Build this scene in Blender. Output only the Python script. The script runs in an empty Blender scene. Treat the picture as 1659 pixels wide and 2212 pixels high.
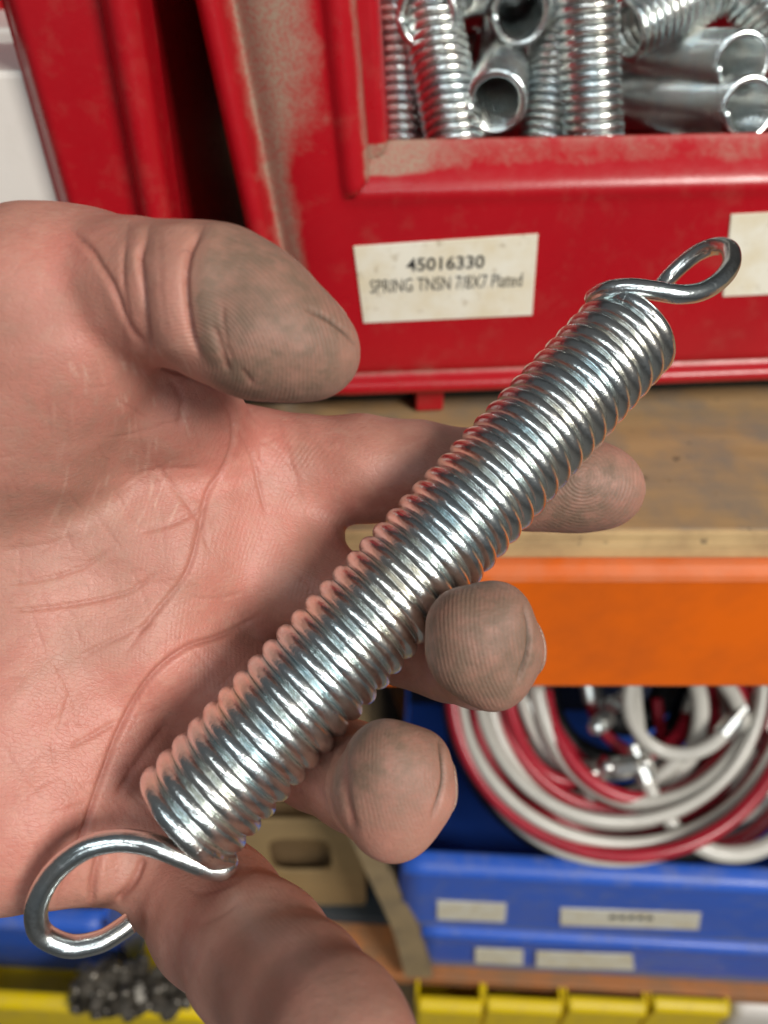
import bpy, bmesh, math, random
import numpy as np
from mathutils import Vector, Matrix

random.seed(7)
rng = np.random.default_rng(7)
S = bpy.context.scene
COL = S.collection

# ------------------------------------------------------------------ camera
F_PX, CX, CY = 1700.0, 829.5, 1106.0          # focal length and centre in a 1659 x 2212 frame
PITCH = math.radians(40.0)
CAM_Z = 1.40
cam_d = bpy.data.cameras.new('camera')
cam = bpy.data.objects.new('camera', cam_d)
COL.objects.link(cam)
cam.location = (0, 0, CAM_Z)
cam.rotation_euler = (math.pi / 2 - PITCH, 0, 0)
cam_d.sensor_fit = 'HORIZONTAL'
cam_d.sensor_width = 36.0
cam_d.lens = 36.0 * F_PX / 1659.0
cam_d.clip_start = 0.01
cam_d.clip_end = 50
cam_d.dof.use_dof = True
cam_d.dof.focus_distance = 0.154
cam_d.dof.aperture_fstop = cam_d.lens / 2.1  # an opening 2.1 mm across
S.camera = cam

# ------------------------------------------------------------------ light
world = bpy.data.worlds.new('World')
S.world = world
world.use_nodes = True
world.node_tree.nodes['Background'].inputs[0].default_value = (0.95, 0.97, 1.0, 1)
world.node_tree.nodes['Background'].inputs[1].default_value = 0.085


def area_lamp(name, loc, target, size, size_y, power, color):
    ld = bpy.data.lights.new(name, 'AREA')
    ld.shape = 'RECTANGLE'
    ld.size, ld.size_y, ld.energy, ld.color = size, size_y, power, color
    o = bpy.data.objects.new(name, ld)
    COL.objects.link(o)
    o.location = loc
    o.rotation_euler = (Vector(target) - Vector(loc)).to_track_quat('-Z', 'Y').to_euler()
    return o


area_lamp('side_lamp', (1.02, -0.86, CAM_Z + .92), (0, .12, CAM_Z - .1), .55, .55, 38, (1, .955, .88))
area_lamp('added_highlight_lamp_high', (-0.5, -1.2, CAM_Z + 1.9), (0, .2, CAM_Z - .2), 1.6, .2, 15, (.90, .97, 1))  # added, unseen: extra highlights on the spring and some fill
area_lamp('added_highlight_lamp_low', (0.2, -1.75, CAM_Z + .75), (0, .2, CAM_Z - .2), 1.5, .12, 8, (.93, .98, 1))  # added, unseen: one more streak on the spring, softer shadows

S.view_settings.view_transform = 'Standard'
S.view_settings.look = 'None'
S.view_settings.exposure = -0.15
S.view_settings.gamma = 1.0
S.render.engine = 'CYCLES'
S.cycles.use_denoising = True
S.cycles.max_bounces = 6
S.cycles.use_adaptive_sampling = True
S.cycles.adaptive_threshold = 0.02

# ------------------------------------------------------------------ helpers
CAM_M = Matrix.Translation(cam.location) @ cam.rotation_euler.to_matrix().to_4x4()
CAM_R = np.array(CAM_M.to_3x3())
CAM_T = np.array(CAM_M.translation)


def camp(px, py, d):
    """camera-space point in mm for a picture point at depth d (mm)"""
    return np.array([(px - CX) * d / F_PX, -(py - CY) * d / F_PX, -d])


def to_world(c):
    """camera-space mm -> world metres"""
    return (np.asarray(c) * 0.001) @ CAM_R.T + CAM_T


def W(px, py, d):
    """world point (m) for a picture point at depth d (m)"""
    return Vector(to_world(camp(px, py, d * 1000.0)))


def ray(px, py):
    return Vector(CAM_R @ np.array([(px - CX) / F_PX, -(py - CY) / F_PX, -1.0]))


def obj(name, me, mat=None, parent=None, smooth=False):
    o = bpy.data.objects.new(name, me)
    COL.objects.link(o)
    if mat is not None and len(me.materials) == 0:
        me.materials.append(mat)
    if parent is not None:
        o.parent = parent
        o.matrix_parent_inverse = Matrix.Identity(4)
    if smooth:
        me.polygons.foreach_set('use_smooth', [True] * len(me.polygons))
    return o


def empty(name, loc=(0, 0, 0), rz=0.0, M=None):
    o = bpy.data.objects.new(name, None)
    COL.objects.link(o)
    o.empty_display_size = .02
    if M is not None:
        o.matrix_world = M
    else:
        o.location = loc
        o.rotation_euler = (0, 0, rz)
    return o


def tag(o, label, cat, group=None, kind=None):
    if label: o['label'] = label
    if cat: o['category'] = cat
    if group: o['group'] = group
    if kind: o['kind'] = kind
    return o


def mesh_np(name, V, Fc):
    me = bpy.data.meshes.new(name)
    me.from_pydata([tuple(map(float, v)) for v in V], [], [tuple(map(int, f)) for f in Fc])
    me.update()
    return me


def box_bm(bm, x0, x1, y0, y1, z0, z1, bev=0.0, seg=2):
    r = bmesh.ops.create_cube(bm, size=1.0)
    vs = r['verts']
    for v in vs:
        v.co = Vector(((x0 + x1) / 2 + v.co.x * (x1 - x0), (y0 + y1) / 2 + v.co.y * (y1 - y0), (z0 + z1) / 2 + v.co.z * (z1 - z0)))
    if bev > 0:
        es = list({e for v in vs for e in v.link_edges})
        bmesh.ops.bevel(bm, geom=es, offset=bev, segments=seg, profile=.5, affect='EDGES')


def box_mesh(name, x0, x1, y0, y1, z0, z1, bev=0.0, seg=2):
    bm = bmesh.new()
    box_bm(bm, x0, x1, y0, y1, z0, z1, bev, seg)
    me = bpy.data.meshes.new(name)
    bm.to_mesh(me)
    bm.free()
    return me


def tube_np(P, r, ns=12, closed_ends=True, ref=None):
    """sweep a circle along P (n,3) with parallel transport; r scalar or (n,)"""
    P = np.asarray(P, float)
    n = len(P)
    r = np.full(n, r) if np.isscalar(r) else np.asarray(r)
    T = np.gradient(P, axis=0)
    T /= np.linalg.norm(T, axis=1)[:, None] + 1e-12
    u = np.array([0, 0, 1.0]) if ref is None else np.asarray(ref, float)
    if abs(u @ T[0]) > .9: u = np.array([1.0, 0, 0])
    u = u - (u @ T[0]) * T[0]; u /= np.linalg.norm(u)
    U = np.zeros_like(P); U[0] = u
    for i in range(1, n):
        u = u - (u @ T[i]) * T[i]
        u /= np.linalg.norm(u)
        U[i] = u
    B = np.cross(T, U)
    a = np.arange(ns) * 2 * np.pi / ns
    V = P[:, None, :] + r[:, None, None] * (np.cos(a)[None, :, None] * U[:, None, :] + np.sin(a)[None, :, None] * B[:, None, :])
    V = V.reshape(-1, 3)
    Fc = []
    for i in range(n - 1):
        for j in range(ns):
            k = (j + 1) % ns
            Fc.append((i * ns + j, i * ns + k, (i + 1) * ns + k, (i + 1) * ns + j))
    if closed_ends:
        Fc.append(tuple(range(ns - 1, -1, -1)))
        Fc.append(tuple((n - 1) * ns + j for j in range(ns)))
    return V, Fc


def catmull(P, m=10):
    P = np.asarray(P, float)
    Q = np.vstack([2 * P[0] - P[1], P, 2 * P[-1] - P[-2]])
    out = []
    t = np.linspace(0, 1, m, endpoint=False)[:, None]
    for i in range(1, len(Q) - 2):
        a, b, c, d = Q[i - 1], Q[i], Q[i + 1], Q[i + 2]
        out.append(.5 * ((2 * b) + (-a + c) * t + (2 * a - 5 * b + 4 * c - d) * t ** 2 + (-a + 3 * b - 3 * c + d) * t ** 3))
    out.append(P[-1:])
    return np.vstack(out)


# ------------------------------------------------------------------ materials
def new_mat(name):
    m = bpy.data.materials.new(name)
    m.use_nodes = True
    nt = m.node_tree
    b = nt.nodes['Principled BSDF']
    return m, nt, b


def N(nt, kind, **kw):
    n = nt.nodes.new(kind)
    for k, v in kw.items():
        if k.startswith('_'):
            setattr(n, k[1:], v)
        else:
            n.inputs[k.replace('__', ' ')].default_value = v
    return n


def L(nt, a, b):
    nt.links.new(a, b)


def ramp(nt, fac, stops):
    r = nt.nodes.new('ShaderNodeValToRGB')
    e = r.color_ramp.elements
    while len(e) < len(stops): e.new(.5)
    for el, (p, c) in zip(e, stops):
        el.position = p
        el.color = c if len(c) == 4 else (*c, 1)
    L(nt, fac, r.inputs[0])
    return r


def mix(nt, fac, a, b, mode='MIX'):
    m = nt.nodes.new('ShaderNodeMix')
    m.data_type = 'RGBA'
    m.blend_type = mode
    m.clamp_factor = True
    for s, v in ((0, fac), (6, a), (7, b)):
        if hasattr(v, 'links') or hasattr(v, 'is_linked'):
            L(nt, v, m.inputs[s])
        elif s == 0:
            m.inputs[0].default_value = v
        else:
            m.inputs[s].default_value = v if len(v) == 4 else (*v, 1)
    return m.outputs[2]


def math_n(nt, op, a, b=None, c=None, clamp=False):
    m = nt.nodes.new('ShaderNodeMath')
    m.operation = op
    m.use_clamp = clamp
    for i, v in enumerate((a, b, c)):
        if v is None: continue
        if hasattr(v, 'is_linked'): L(nt, v, m.inputs[i])
        else: m.inputs[i].default_value = v
    return m.outputs[0]


def obco(nt):
    return nt.nodes.new('ShaderNodeTexCoord').outputs['Object']


def noise(nt, co, scale, detail=4, rough=.55, dist=0.0):
    n = N(nt, 'ShaderNodeTexNoise', Scale=scale, Detail=detail, Roughness=rough, Distortion=dist)
    L(nt, co, n.inputs['Vector'])
    return n.outputs['Fac']


def bump(nt, h, strength, dist, normal=None):
    b = N(nt, 'ShaderNodeBump', Strength=strength, Distance=dist)
    L(nt, h, b.inputs['Height'])
    if normal is not None: L(nt, normal, b.inputs['Normal'])
    return b.outputs['Normal']


def plastic(name, base, dark, rough=.34, dust_col=(.36, .27, .19), dust_attr=True, grime=.35, sc=1.0):
    m, nt, b = new_mat(name)
    co = obco(nt)
    n1 = noise(nt, co, 18 * sc, 5, .6)
    n2 = noise(nt, co, 160 * sc, 3, .6)
    c = mix(nt, ramp(nt, n1, [(.35, (0, 0, 0)), (.75, (grime,) * 3)]).outputs[0], base, dark)
    # dust that lies in the hollows as built (its own shape, from the vertex mask and noise)
    n3 = noise(nt, co, 75 * sc, 9, .72)
    r_sock = None
    if dust_attr:
        a = N(nt, 'ShaderNodeAttribute', _attribute_name='dust')
        d = math_n(nt, 'ADD', a.outputs['Fac'], math_n(nt, 'MULTIPLY_ADD', n3, .9, -.45))
        d = ramp(nt, d, [(.24, (0, 0, 0)), (.74, (.92,) * 3)]).outputs[0]
        speck = ramp(nt, noise(nt, co, 900 * sc, 2, .5), [(.35, (.55,) * 3), (.6, (1,) * 3)]).outputs[0]
        dd = mix(nt, 1.0, d, speck, 'MULTIPLY')
        dc = mix(nt, n2, tuple(x * .82 for x in dust_col), dust_col)
        c = mix(nt, dd, c, dc)
        r_sock = dd
    thin = ramp(nt, n3, [(.52, (0, 0, 0)), (.85, (.16,) * 3)]).outputs[0]
    c = mix(nt, thin, c, dust_col)
    L(nt, c, b.inputs['Base Color'])
    rr = math_n(nt, 'MULTIPLY_ADD', n2, .16, rough - .08)
    if r_sock is not None:
        rr = math_n(nt, 'ADD', rr, math_n(nt, 'MULTIPLY', r_sock, .45), clamp=True)
    L(nt, rr, b.inputs['Roughness'])
    h = math_n(nt, 'ADD', math_n(nt, 'MULTIPLY', n2, .5), math_n(nt, 'MULTIPLY', noise(nt, co, 700 * sc, 2, .5), .25))
    L(nt, bump(nt, h, .25, .0006), b.inputs['Normal'])
    return m


M_RED = plastic('red_plastic', (.42, .005, .012), (.24, .006, .01), .30)
M_BLUE = plastic('blue_plastic', (.036, .135, .64), (.025, .08, .40), .36, dust_col=(.30, .29, .28), sc=.5)
M_YELLOW = plastic('yellow_plastic', (.86, .62, .002), (.66, .44, .006), .38, sc=.5)
M_BLACK = plastic('bin_shade_black', (.012, .014, .017), (.03, .03, .03), .45, dust_col=(.12, .12, .12), sc=.5)  # stands in for the shade inside the big blue bin
M_GREYBOX = plastic('grey_plastic', (.035, .045, .055), (.02, .025, .03), .5, dust_col=(.12, .13, .13), sc=.5)
M_WHITE = plastic('white_plastic', (.78, .74, .69), (.66, .60, .54), .35, dust_attr=False, grime=.5, sc=.5)


def painted_steel(name, base, dirt):
    m, nt, b = new_mat(name)
    co = obco(nt)
    n1 = noise(nt, co, 22, 6, .62)
    n2 = noise(nt, co, 9, 3, .5)
    c = mix(nt, ramp(nt, n1, [(.45, (0, 0, 0)), (.75, (.75,) * 3)]).outputs[0], base, dirt)
    a = N(nt, 'ShaderNodeAttribute', _attribute_name='dust')
    wear = math_n(nt, 'MULTIPLY', a.outputs['Fac'], ramp(nt, noise(nt, co, 45, 5, .65), [(.35, (.25,) * 3), (.62, (1,) * 3)]).outputs[0])
    c = mix(nt, wear, c, (.42, .36, .28))
    sc = ramp(nt, n2, [(.60, (0, 0, 0)), (.68, (.3,) * 3)]).outputs[0]
    c = mix(nt, sc, c, (.55, .20, .06))
    L(nt, c, b.inputs['Base Color'])
    L(nt, math_n(nt, 'MULTIPLY_ADD', n1, .3, .28), b.inputs['Roughness'])
    L(nt, bump(nt, n1, .15, .001), b.inputs['Normal'])
    return m


M_ORANGE = painted_steel('orange_painted_steel', (.80, .138, .002), (.56, .10, .006))


def wood(name, a_, b_, stain, sx=6, grain=90):
    m, nt, b = new_mat(name)
    mp = N(nt, 'ShaderNodeMapping')
    mp.inputs['Scale'].default_value = (sx, grain, grain)
    L(nt, obco(nt), mp.inputs['Vector'])
    g = noise(nt, mp.outputs[0], 1.0, 6, .6, .6)
    co = obco(nt)
    st = noise(nt, co, 26, 5, .6)
    c = mix(nt, ramp(nt, g, [(.3, (0, 0, 0)), (.7, (1,) * 3)]).outputs[0], a_, b_)
    c = mix(nt, ramp(nt, st, [(.42, (0, 0, 0)), (.62, (.85,) * 3)]).outputs[0], c, stain)
    sp = noise(nt, co, 140, 3, .5)
    c = mix(nt, ramp(nt, sp, [(.66, (0, 0, 0)), (.74, (.7,) * 3)]).outputs[0], c, (.05, .04, .03))
    L(nt, c, b.inputs['Base Color'])
    b.inputs['Roughness'].default_value = .7
    L(nt, bump(nt, g, .4, .0006), b.inputs['Normal'])
    return m


M_PLY = wood('plywood_face', (.40, .255, .12), (.29, .18, .08), (.20, .165, .125))
M_PLYEDGE = wood('plywood_edge', (.70, .50, .25), (.55, .37, .17), (.42, .28, .14), 8, 400)
M_DIVIDER = wood('divider_wood', (.33, .24, .13), (.27, .19, .10), (.20, .15, .09), 8, 40)


def metal(name, scratch=1.0, rough=.19):
    m, nt, b = new_mat(name)
    co = obco(nt)
    n1 = noise(nt, co, 330, 6, .66, .6)
    n2 = noise(nt, co, 1400, 3, .6)
    n3 = noise(nt, co, 90, 3, .5)
    c = mix(nt, ramp(nt, n3, [(.35, (0, 0, 0)), (.65, (1,) * 3)]).outputs[0], (.74, .83, .85), (.88, .86, .80))
    c = mix(nt, ramp(nt, n1, [(.56, (0, 0, 0)), (.74, (.5,) * 3)]).outputs[0], c, (.50, .48, .52))
    L(nt, c, b.inputs['Base Color'])
    b.inputs['Metallic'].default_value = 1.0
    L(nt, math_n(nt, 'ADD', math_n(nt, 'MULTIPLY_ADD', n1, .22, rough - .11), math_n(nt, 'MULTIPLY', n2, .08)), b.inputs['Roughness'])
    h = math_n(nt, 'ADD', math_n(nt, 'MULTIPLY', n1, .8), math_n(nt, 'MULTIPLY', n2, .35))
    L(nt, bump(nt, h, .55 * scratch, .00024), b.inputs['Normal'])
    return m


M_ZINC = metal('zinc_plated_steel')
M_STEEL = metal('galvanised_steel', 1.0, .35)


def simple(name, col, rough=.5, var=.0, scale=40, met=0.0, col2=None):
    m, nt, b = new_mat(name)
    n1 = noise(nt, obco(nt), scale, 5, .6)
    c2 = col2 if col2 else tuple(x * (1 - var) for x in col)
    L(nt, mix(nt, ramp(nt, n1, [(.35, (0, 0, 0)), (.7, (1,) * 3)]).outputs[0], col, c2), b.inputs['Base Color'])
    b.inputs['Roughness'].default_value = rough
    b.inputs['Metallic'].default_value = met
    L(nt, bump(nt, n1, .1, .001), b.inputs['Normal'])
    return m


M_DULL = simple('dull_grey_steel', (.27, .24, .20), .38, .75, 60, .7)
M_CARDBOARD = simple('cardboard', (.36, .245, .115), .8, .15, 30)
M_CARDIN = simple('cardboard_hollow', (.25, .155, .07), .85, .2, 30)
M_REDHOSE = simple('red_rubber_hose', (.46, .015, .035), .28, .35, 20)
M_WHITEHOSE = simple('white_vinyl_hose', (.66, .64, .58), .25, .25, 14)
M_INK = simple('black_print', (.03, .03, .03), .6, .3, 400)
M_WALL = simple('dark_back_panel', (.02, .02, .022), .8, .3, 6)
M_FLOOR = simple('concrete_floor', (.16, .155, .15), .75, .3, 7)


def label_mat():
    m, nt, b = new_mat('label_paper')
    co = obco(nt)
    n1 = noise(nt, co, 55, 5, .6)
    n2 = noise(nt, co, 260, 4, .6)
    c = mix(nt, ramp(nt, n1, [(.42, (0, 0, 0)), (.72, (1,) * 3)]).outputs[0], (.80, .77, .66), (.70, .61, .42))
    c = mix(nt, ramp(nt, n2, [(.60, (0, 0, 0)), (.72, (.6,) * 3)]).outputs[0], c, (.40, .32, .20))
    L(nt, c, b.inputs['Base Color'])
    b.inputs['Roughness'].default_value = .45
    return m


M_LABEL = label_mat()


def skin_mat():
    m, nt, b = new_mat('skin')
    co = obco(nt)
    at = lambda n: N(nt, 'ShaderNodeAttribute', _attribute_name=n).outputs['Fac']
    dirt, pink, ph, rm, cr = at('dirt'), at('pink'), at('ridge_phase'), at('ridge'), at('crease')
    n1 = noise(nt, co, 70, 4, .6)
    n2 = noise(nt, co, 320, 4, .6)
    n3 = noise(nt, co, 1500, 3, .6)
    c = mix(nt, ramp(nt, n1, [(.32, (0, 0, 0)), (.68, (1,) * 3)]).outputs[0], (.44, .190, .145), (.54, .268, .205))
    c = mix(nt, math_n(nt, 'MULTIPLY', pink, math_n(nt, 'MULTIPLY_ADD', n2, .6, .55), clamp=True), c, (.53, .182, .142))
    c = mix(nt, math_n(nt, 'MULTIPLY', ramp(nt, n2, [(.45, (0, 0, 0)), (.7, (.35,) * 3)]).outputs[0], 1.0), c, (.57, .335, .255))
    n4 = noise(nt, co, 38, 5, .65, .5)
    c = mix(nt, ramp(nt, n4, [(.44, (0, 0, 0)), (.68, (.75,) * 3)]).outputs[0], c, (.36, .178, .128))
    c = mix(nt, ramp(nt, noise(nt, co, 900, 3, .6), [(.55, (0, 0, 0)), (.8, (.45,) * 3)]).outputs[0], c, (.36, .15, .115))
    c = mix(nt, math_n(nt, 'MULTIPLY', at('dry'), .55), c, (.66, .43, .34))
    # fingerprint ridges: dirt stays in the furrows
    wv = math_n(nt, 'SINE', math_n(nt, 'ADD', ph, math_n(nt, 'ADD', math_n(nt, 'MULTIPLY', noise(nt, co, 180, 2, .5), 3.5), math_n(nt, 'MULTIPLY', noise(nt, co, 55, 2, .5), 22.0))))
    rm = math_n(nt, 'MULTIPLY', rm, ramp(nt, noise(nt, co, 130, 3, .6), [(.36, (.12,) * 3), (.62, (1,) * 3)]).outputs[0])
    fur = math_n(nt, 'MULTIPLY', math_n(nt, 'MULTIPLY_ADD', wv, -.5, .5), rm)
    dn = math_n(nt, 'MULTIPLY', dirt, math_n(nt, 'MULTIPLY_ADD', n2, 1.6, .05), clamp=True)
    c = mix(nt, dn, c, (.195, .120, .084))
    c = mix(nt, math_n(nt, 'MULTIPLY', fur, math_n(nt, 'MULTIPLY', dirt, .42), clamp=True), c, (.12, .075, .052))
    c = mix(nt, math_n(nt, 'MULTIPLY', cr, .5, clamp=True), c, (.33, .105, .078))
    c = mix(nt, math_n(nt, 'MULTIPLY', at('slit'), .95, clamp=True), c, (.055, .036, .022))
    sp = ramp(nt, noise(nt, co, 520, 2, .4), [(.74, (0, 0, 0)), (.80, (.5,) * 3)]).outputs[0]
    c = mix(nt, math_n(nt, 'MULTIPLY', sp, math_n(nt, 'MULTIPLY_ADD', dirt, .8, .12)), c, (.10, .06, .045))
    L(nt, c, b.inputs['Base Color'])
    b.inputs['Subsurface Weight'].default_value = .12
    b.inputs['Subsurface Radius'].default_value = (1.0, .30, .16)
    b.inputs['Subsurface Scale'].default_value = .0028
    b.inputs['Specular IOR Level'].default_value = .42
    L(nt, math_n(nt, 'ADD', math_n(nt, 'MULTIPLY_ADD', n2, .24, .34), math_n(nt, 'MULTIPLY', dirt, .15)), b.inputs['Roughness'])
    # fine skin lines: two stretched cell patterns
    def cells(rot, sc, s):
        mp = N(nt, 'ShaderNodeMapping')
        mp.inputs['Rotation'].default_value = rot
        mp.inputs['Scale'].default_value = sc
        L(nt, co, mp.inputs['Vector'])
        nz = N(nt, 'ShaderNodeTexNoise', Scale=130.0, Detail=2.0)
        L(nt, co, nz.inputs['Vector'])
        vm = N(nt, 'ShaderNodeVectorMath', _operation='MULTIPLY_ADD')
        L(nt, nz.outputs['Color'], vm.inputs[0])
        vm.inputs[1].default_value = (.9, .9, .9)
        L(nt, mp.outputs[0], vm.inputs[2])
        v = N(nt, 'ShaderNodeTexVoronoi', _feature='DISTANCE_TO_EDGE', Scale=s)
        L(nt, vm.outputs[0], v.inputs['Vector'])
        return ramp(nt, v.outputs['Distance'], [(0, (0, 0, 0)), (.16, (1,) * 3)]).outputs[0]
    v1 = cells((.3, .2, .5), (600, 1500, 900), 1.0)
    v2 = cells((.1, .6, -.6), (230, 520, 330), 1.0)
    h = math_n(nt, 'ADD', math_n(nt, 'MULTIPLY', v1, .14), math_n(nt, 'MULTIPLY', v2, .09))
    h = math_n(nt, 'ADD', h, math_n(nt, 'MULTIPLY', n2, .55))
    h = math_n(nt, 'ADD', h, math_n(nt, 'MULTIPLY', n3, .34))
    keep = math_n(nt, 'MULTIPLY_ADD', rm, -.6, 1.0)
    h = math_n(nt, 'MULTIPLY', h, keep)
    h = math_n(nt, 'ADD', h, math_n(nt, 'MULTIPLY', math_n(nt, 'MULTIPLY', wv, rm), .26))
    L(nt, bump(nt, h, .85, .00022), b.inputs['Normal'])
    return m


M_SKIN = skin_mat()


def nail_mat():
    m, nt, b = new_mat('fingernail_keratin')
    n1 = noise(nt, obco(nt), 200, 4, .6)
    L(nt, mix(nt, n1, (.34, .215, .165), (.26, .165, .125)), b.inputs['Base Color'])
    b.inputs['Roughness'].default_value = .38
    b.inputs['Subsurface Weight'].default_value = .15
    b.inputs['Subsurface Scale'].default_value = .001
    return m


M_NAIL = nail_mat()


def set_attr(me, name, vals):
    a = me.attributes.new(name, 'FLOAT', 'POINT')
    a.data.foreach_set('value', np.asarray(vals, np.float32))


simple_dark = simple('under_bin_shade_green', (.012, .016, .012), .5, .4, 50)  # stands in for the shade below the red bin

# ================================================================== the setting
YAW = math.radians(4.0)
QB = W(1100, 815, .331)                      # foot of the red bin's front
Z_PLY = QB.z - .018                          # top of the plywood shelf
r_ = ray(1350, 1150)
t_ = (Z_PLY - CAM_Z) / r_.z
Y_EDGE = r_.y * t_                           # front edge of the plywood

fl = obj('floor', box_mesh('floor', -3, 3, -3, 2.0, -.05, 0), M_FLOOR)
tag(fl, 'grey concrete floor below the racking', 'floor', kind='structure')
bw = obj('back_wall', box_mesh('back_wall', -3, 3, 1.25, 1.30, 0, 2.6), M_WALL)
tag(bw, 'dark wall behind the racking', 'wall', kind='structure')

# plywood shelf: face sheet over a paler edge
sh = empty('plywood_shelf', (0, Y_EDGE, Z_PLY))
tag(sh, 'worn tan plywood shelf board under the red bins', 'shelf')
obj('board', box_mesh('board', -.9, 1.1, .0015, .55, -.0118, 0, .0008, 1), M_PLY, sh)
for k in range(3):
    obj('edge_ply', box_mesh('edge_ply', -.9, 1.1, -.0006 - .0003 * (k == 1), .0014, -.0118 + .0040 * k, -.0118 + .0040 * k + .0038, .0002, 1), M_PLYEDGE, sh)

# orange pallet-rack beam below it
r_ = ray(1350, 1490); t_ = (Y_EDGE - .0055) / r_.y
zb = CAM_Z + r_.z * t_
bm = bmesh.new()
zt = Z_PLY - .0125
prof = [(.006, zt), (-.003, zt - .001), (-.0065, zt - .003), (-.0072, zt - .0055), (-.006, zt - .0066),
        (-.0062, zb + .004), (-.0045, zb + .0012), (-.001, zb), (.045, zb), (.045, zt)]
xs = np.linspace(-.9, 1.1, 200)
rings = []
for x in xs:
    rings.append([bm.verts.new((x, Y_EDGE + p[0], p[1])) for p in prof])
for i in range(len(xs) - 1):
    for j in range(len(prof)):
        k = (j + 1) % len(prof)
        bm.faces.new((rings[i][j], rings[i + 1][j], rings[i + 1][k], rings[i][k]))
bm.faces.new(rings[0]); bm.faces.new(rings[-1][::-1])
bmesh.ops.recalc_face_normals(bm, faces=bm.faces)
me = bpy.data.meshes.new('rack_beam'); bm.to_mesh(me); bm.free()
zs = np.array([v.co.z for v in me.vertices]); ysv = np.array([v.co.y for v in me.vertices])
set_attr(me, 'dust', np.where((zs > zt - .0065), .22, 0.0))
beam = obj('rack_beam', me, M_ORANGE)
tag(beam, 'orange painted steel rack beam carrying the plywood shelf', 'beam')

# ================================================================== red bins
XB = Vector((math.cos(YAW), math.sin(YAW), 0))
YB = Vector((-math.sin(YAW), math.cos(YAW), 0))
BIN_M = Matrix(((XB.x, YB.x, 0, QB.x), (XB.y, YB.y, 0, QB.y), (0, 0, 1, QB.z), (0, 0, 0, 1)))
BIN_I = BIN_M.inverted()


def bin_uv(px, py, y=0.0):
    """(u,v) in metres on the plane y of the red bin's frame"""
    d = BIN_I.to_3x3() @ ray(px, py)
    o = BIN_I @ Vector((0, 0, CAM_Z))
    t = (y - o.y) / d.y
    p = o + d * t
    return p.x, p.z


def ss(a, b, x):
    t = np.clip((x - a) / (b - a), 0, 1)
    return t * t * (3 - 2 * t)


u_o0, v_o0 = bin_uv(430, 0); u_o1, v_o1 = bin_uv(545, 520)
u_i0, v_i0 = bin_uv(812, 0); u_i1, v_i1 = bin_uv(832, 303)
V_LIP = bin_uv(1250, 300, .010)[1]
V_TOP = bin_uv(800, -330)[1]
V_BOT = bin_uv(1200, 812)[1]
U_R = bin_uv(1659, 300)[0] + .06


def line_u(v, a, b):
    (ua, va), (ub, vb) = a, b
    return ua + (ub - ua) * (v - va) / (vb - va)


OUT = ((u_o0, v_o0), (u_o1, v_o1))
INN = ((u_i0, v_i0), (u_i1, v_i1))
SW = .0118                                   # width of the stepped frame round the opening

red = empty('storage_bin', M=BIN_M)
tag(red, 'red plastic hopper bin filled with plated springs, paper part label on its front', 'storage bin', 'red storage bins on the plywood shelf')


def front_shell():
    n_a, n_r = 90, 90
    vs = np.concatenate([np.linspace(V_BOT - .004, V_BOT + .006, 24), np.linspace(V_BOT + .006, V_LIP - .022, 50)[1:],
                         np.linspace(V_LIP - .022, V_LIP, 34)[1:], np.linspace(V_LIP, V_TOP, 60)[1:]])
    i_lip = 24 + 49 + 33 - 1
    A = np.linspace(0, 1, n_a)
    grid = {}
    V, Fc, D = [], [], []
    for i, v in enumerate(vs):
        uo, ui = line_u(v, *OUT), line_u(v, *INN)
        us = np.concatenate([uo + (ui - uo) * A, np.linspace(ui, U_R, n_r)[1:]])
        ncol = len(us)
        for j, u in enumerate(us):
            if i > i_lip and j > n_a - 1:
                continue
            du = ui - u                        # distance left of the opening edge
            dv = V_LIP - v                     # distance below the lip
            if dv <= 0: s = du
            elif du <= 0: s = dv
            else: s = (du ** 9 + dv ** 9) ** (1 / 9)
            y = 0.0
            if dv > 0 and dv >= du:           # the lip slopes up and back to the opening
                y += .0125 * (1 - ss(-.004, SW + .003, s)) - .0007 * math.exp(-((s - SW - .002) / .003) ** 2)
            else:                             # the upright steps back beside the opening
                y += .0070 * (1 - ss(.0072, .0092, s)) + .004 * (1 - ss(.0, .0016, s)) - .0028 * math.exp(-((s - .0125) / .0028) ** 2)
            wo = (u - uo)
            # outer rim: a rounded bead standing forward, a hollow beside it
            y += .0042 * math.exp(-((wo - .0105) / .0052) ** 2) - .0060 * math.exp(-((wo - .0032) / .0026) ** 2) + .010 * (1 - ss(-.0003, .0012, wo))
            y += .0030 * (1 - ss(0, .030, wo))
            # bottom flange
            b_ = v - V_BOT
            if True:
                y += -.0035 * math.exp(-((b_ + .0005) / .0019) ** 2) + .0015 * math.exp(-((b_ - .005) / .002) ** 2) + .006 * (1 - ss(-.004, -.0022, b_))
            grid[(i, j)] = len(V)
            V.append((u, y, v))
            dust = .98 * math.exp(-((wo - .0125) / .0062) ** 2) + .62 * math.exp(-((wo - .025) / .012) ** 2) * ss(V_LIP - .02, V_LIP + .03, v)
            if du <= .012 and 0 <= dv:
                dust = max(dust, .95 * (1 - ss(.008, .011, s)) * (1 - ss(.0, .026, u - ui)) + .34 * (1 - ss(.006, .011, s)))
            dust = max(dust, .55 * math.exp(-((s - .0085) / .0016) ** 2) if dv < 0 else 0)
            dust = max(dust, .70 * math.exp(-((b_ - .0050) / .0022) ** 2))
            D.append(dust)
    for i in range(len(vs) - 1):
        for j in range(ncol - 1):
            q = [(i, j), (i, j + 1), (i + 1, j + 1), (i + 1, j)]
            if all(k in grid for k in q):
                Fc.append([grid[k] for k in q])
    me = mesh_np('front_shell', V, Fc)
    set_attr(me, 'dust', D)
    return me


fo = obj('front_panel', front_shell(), M_RED, red, smooth=True)
md = fo.modifiers.new('thick', 'SOLIDIFY'); md.thickness = .0022; md.offset = 1.0
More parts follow.
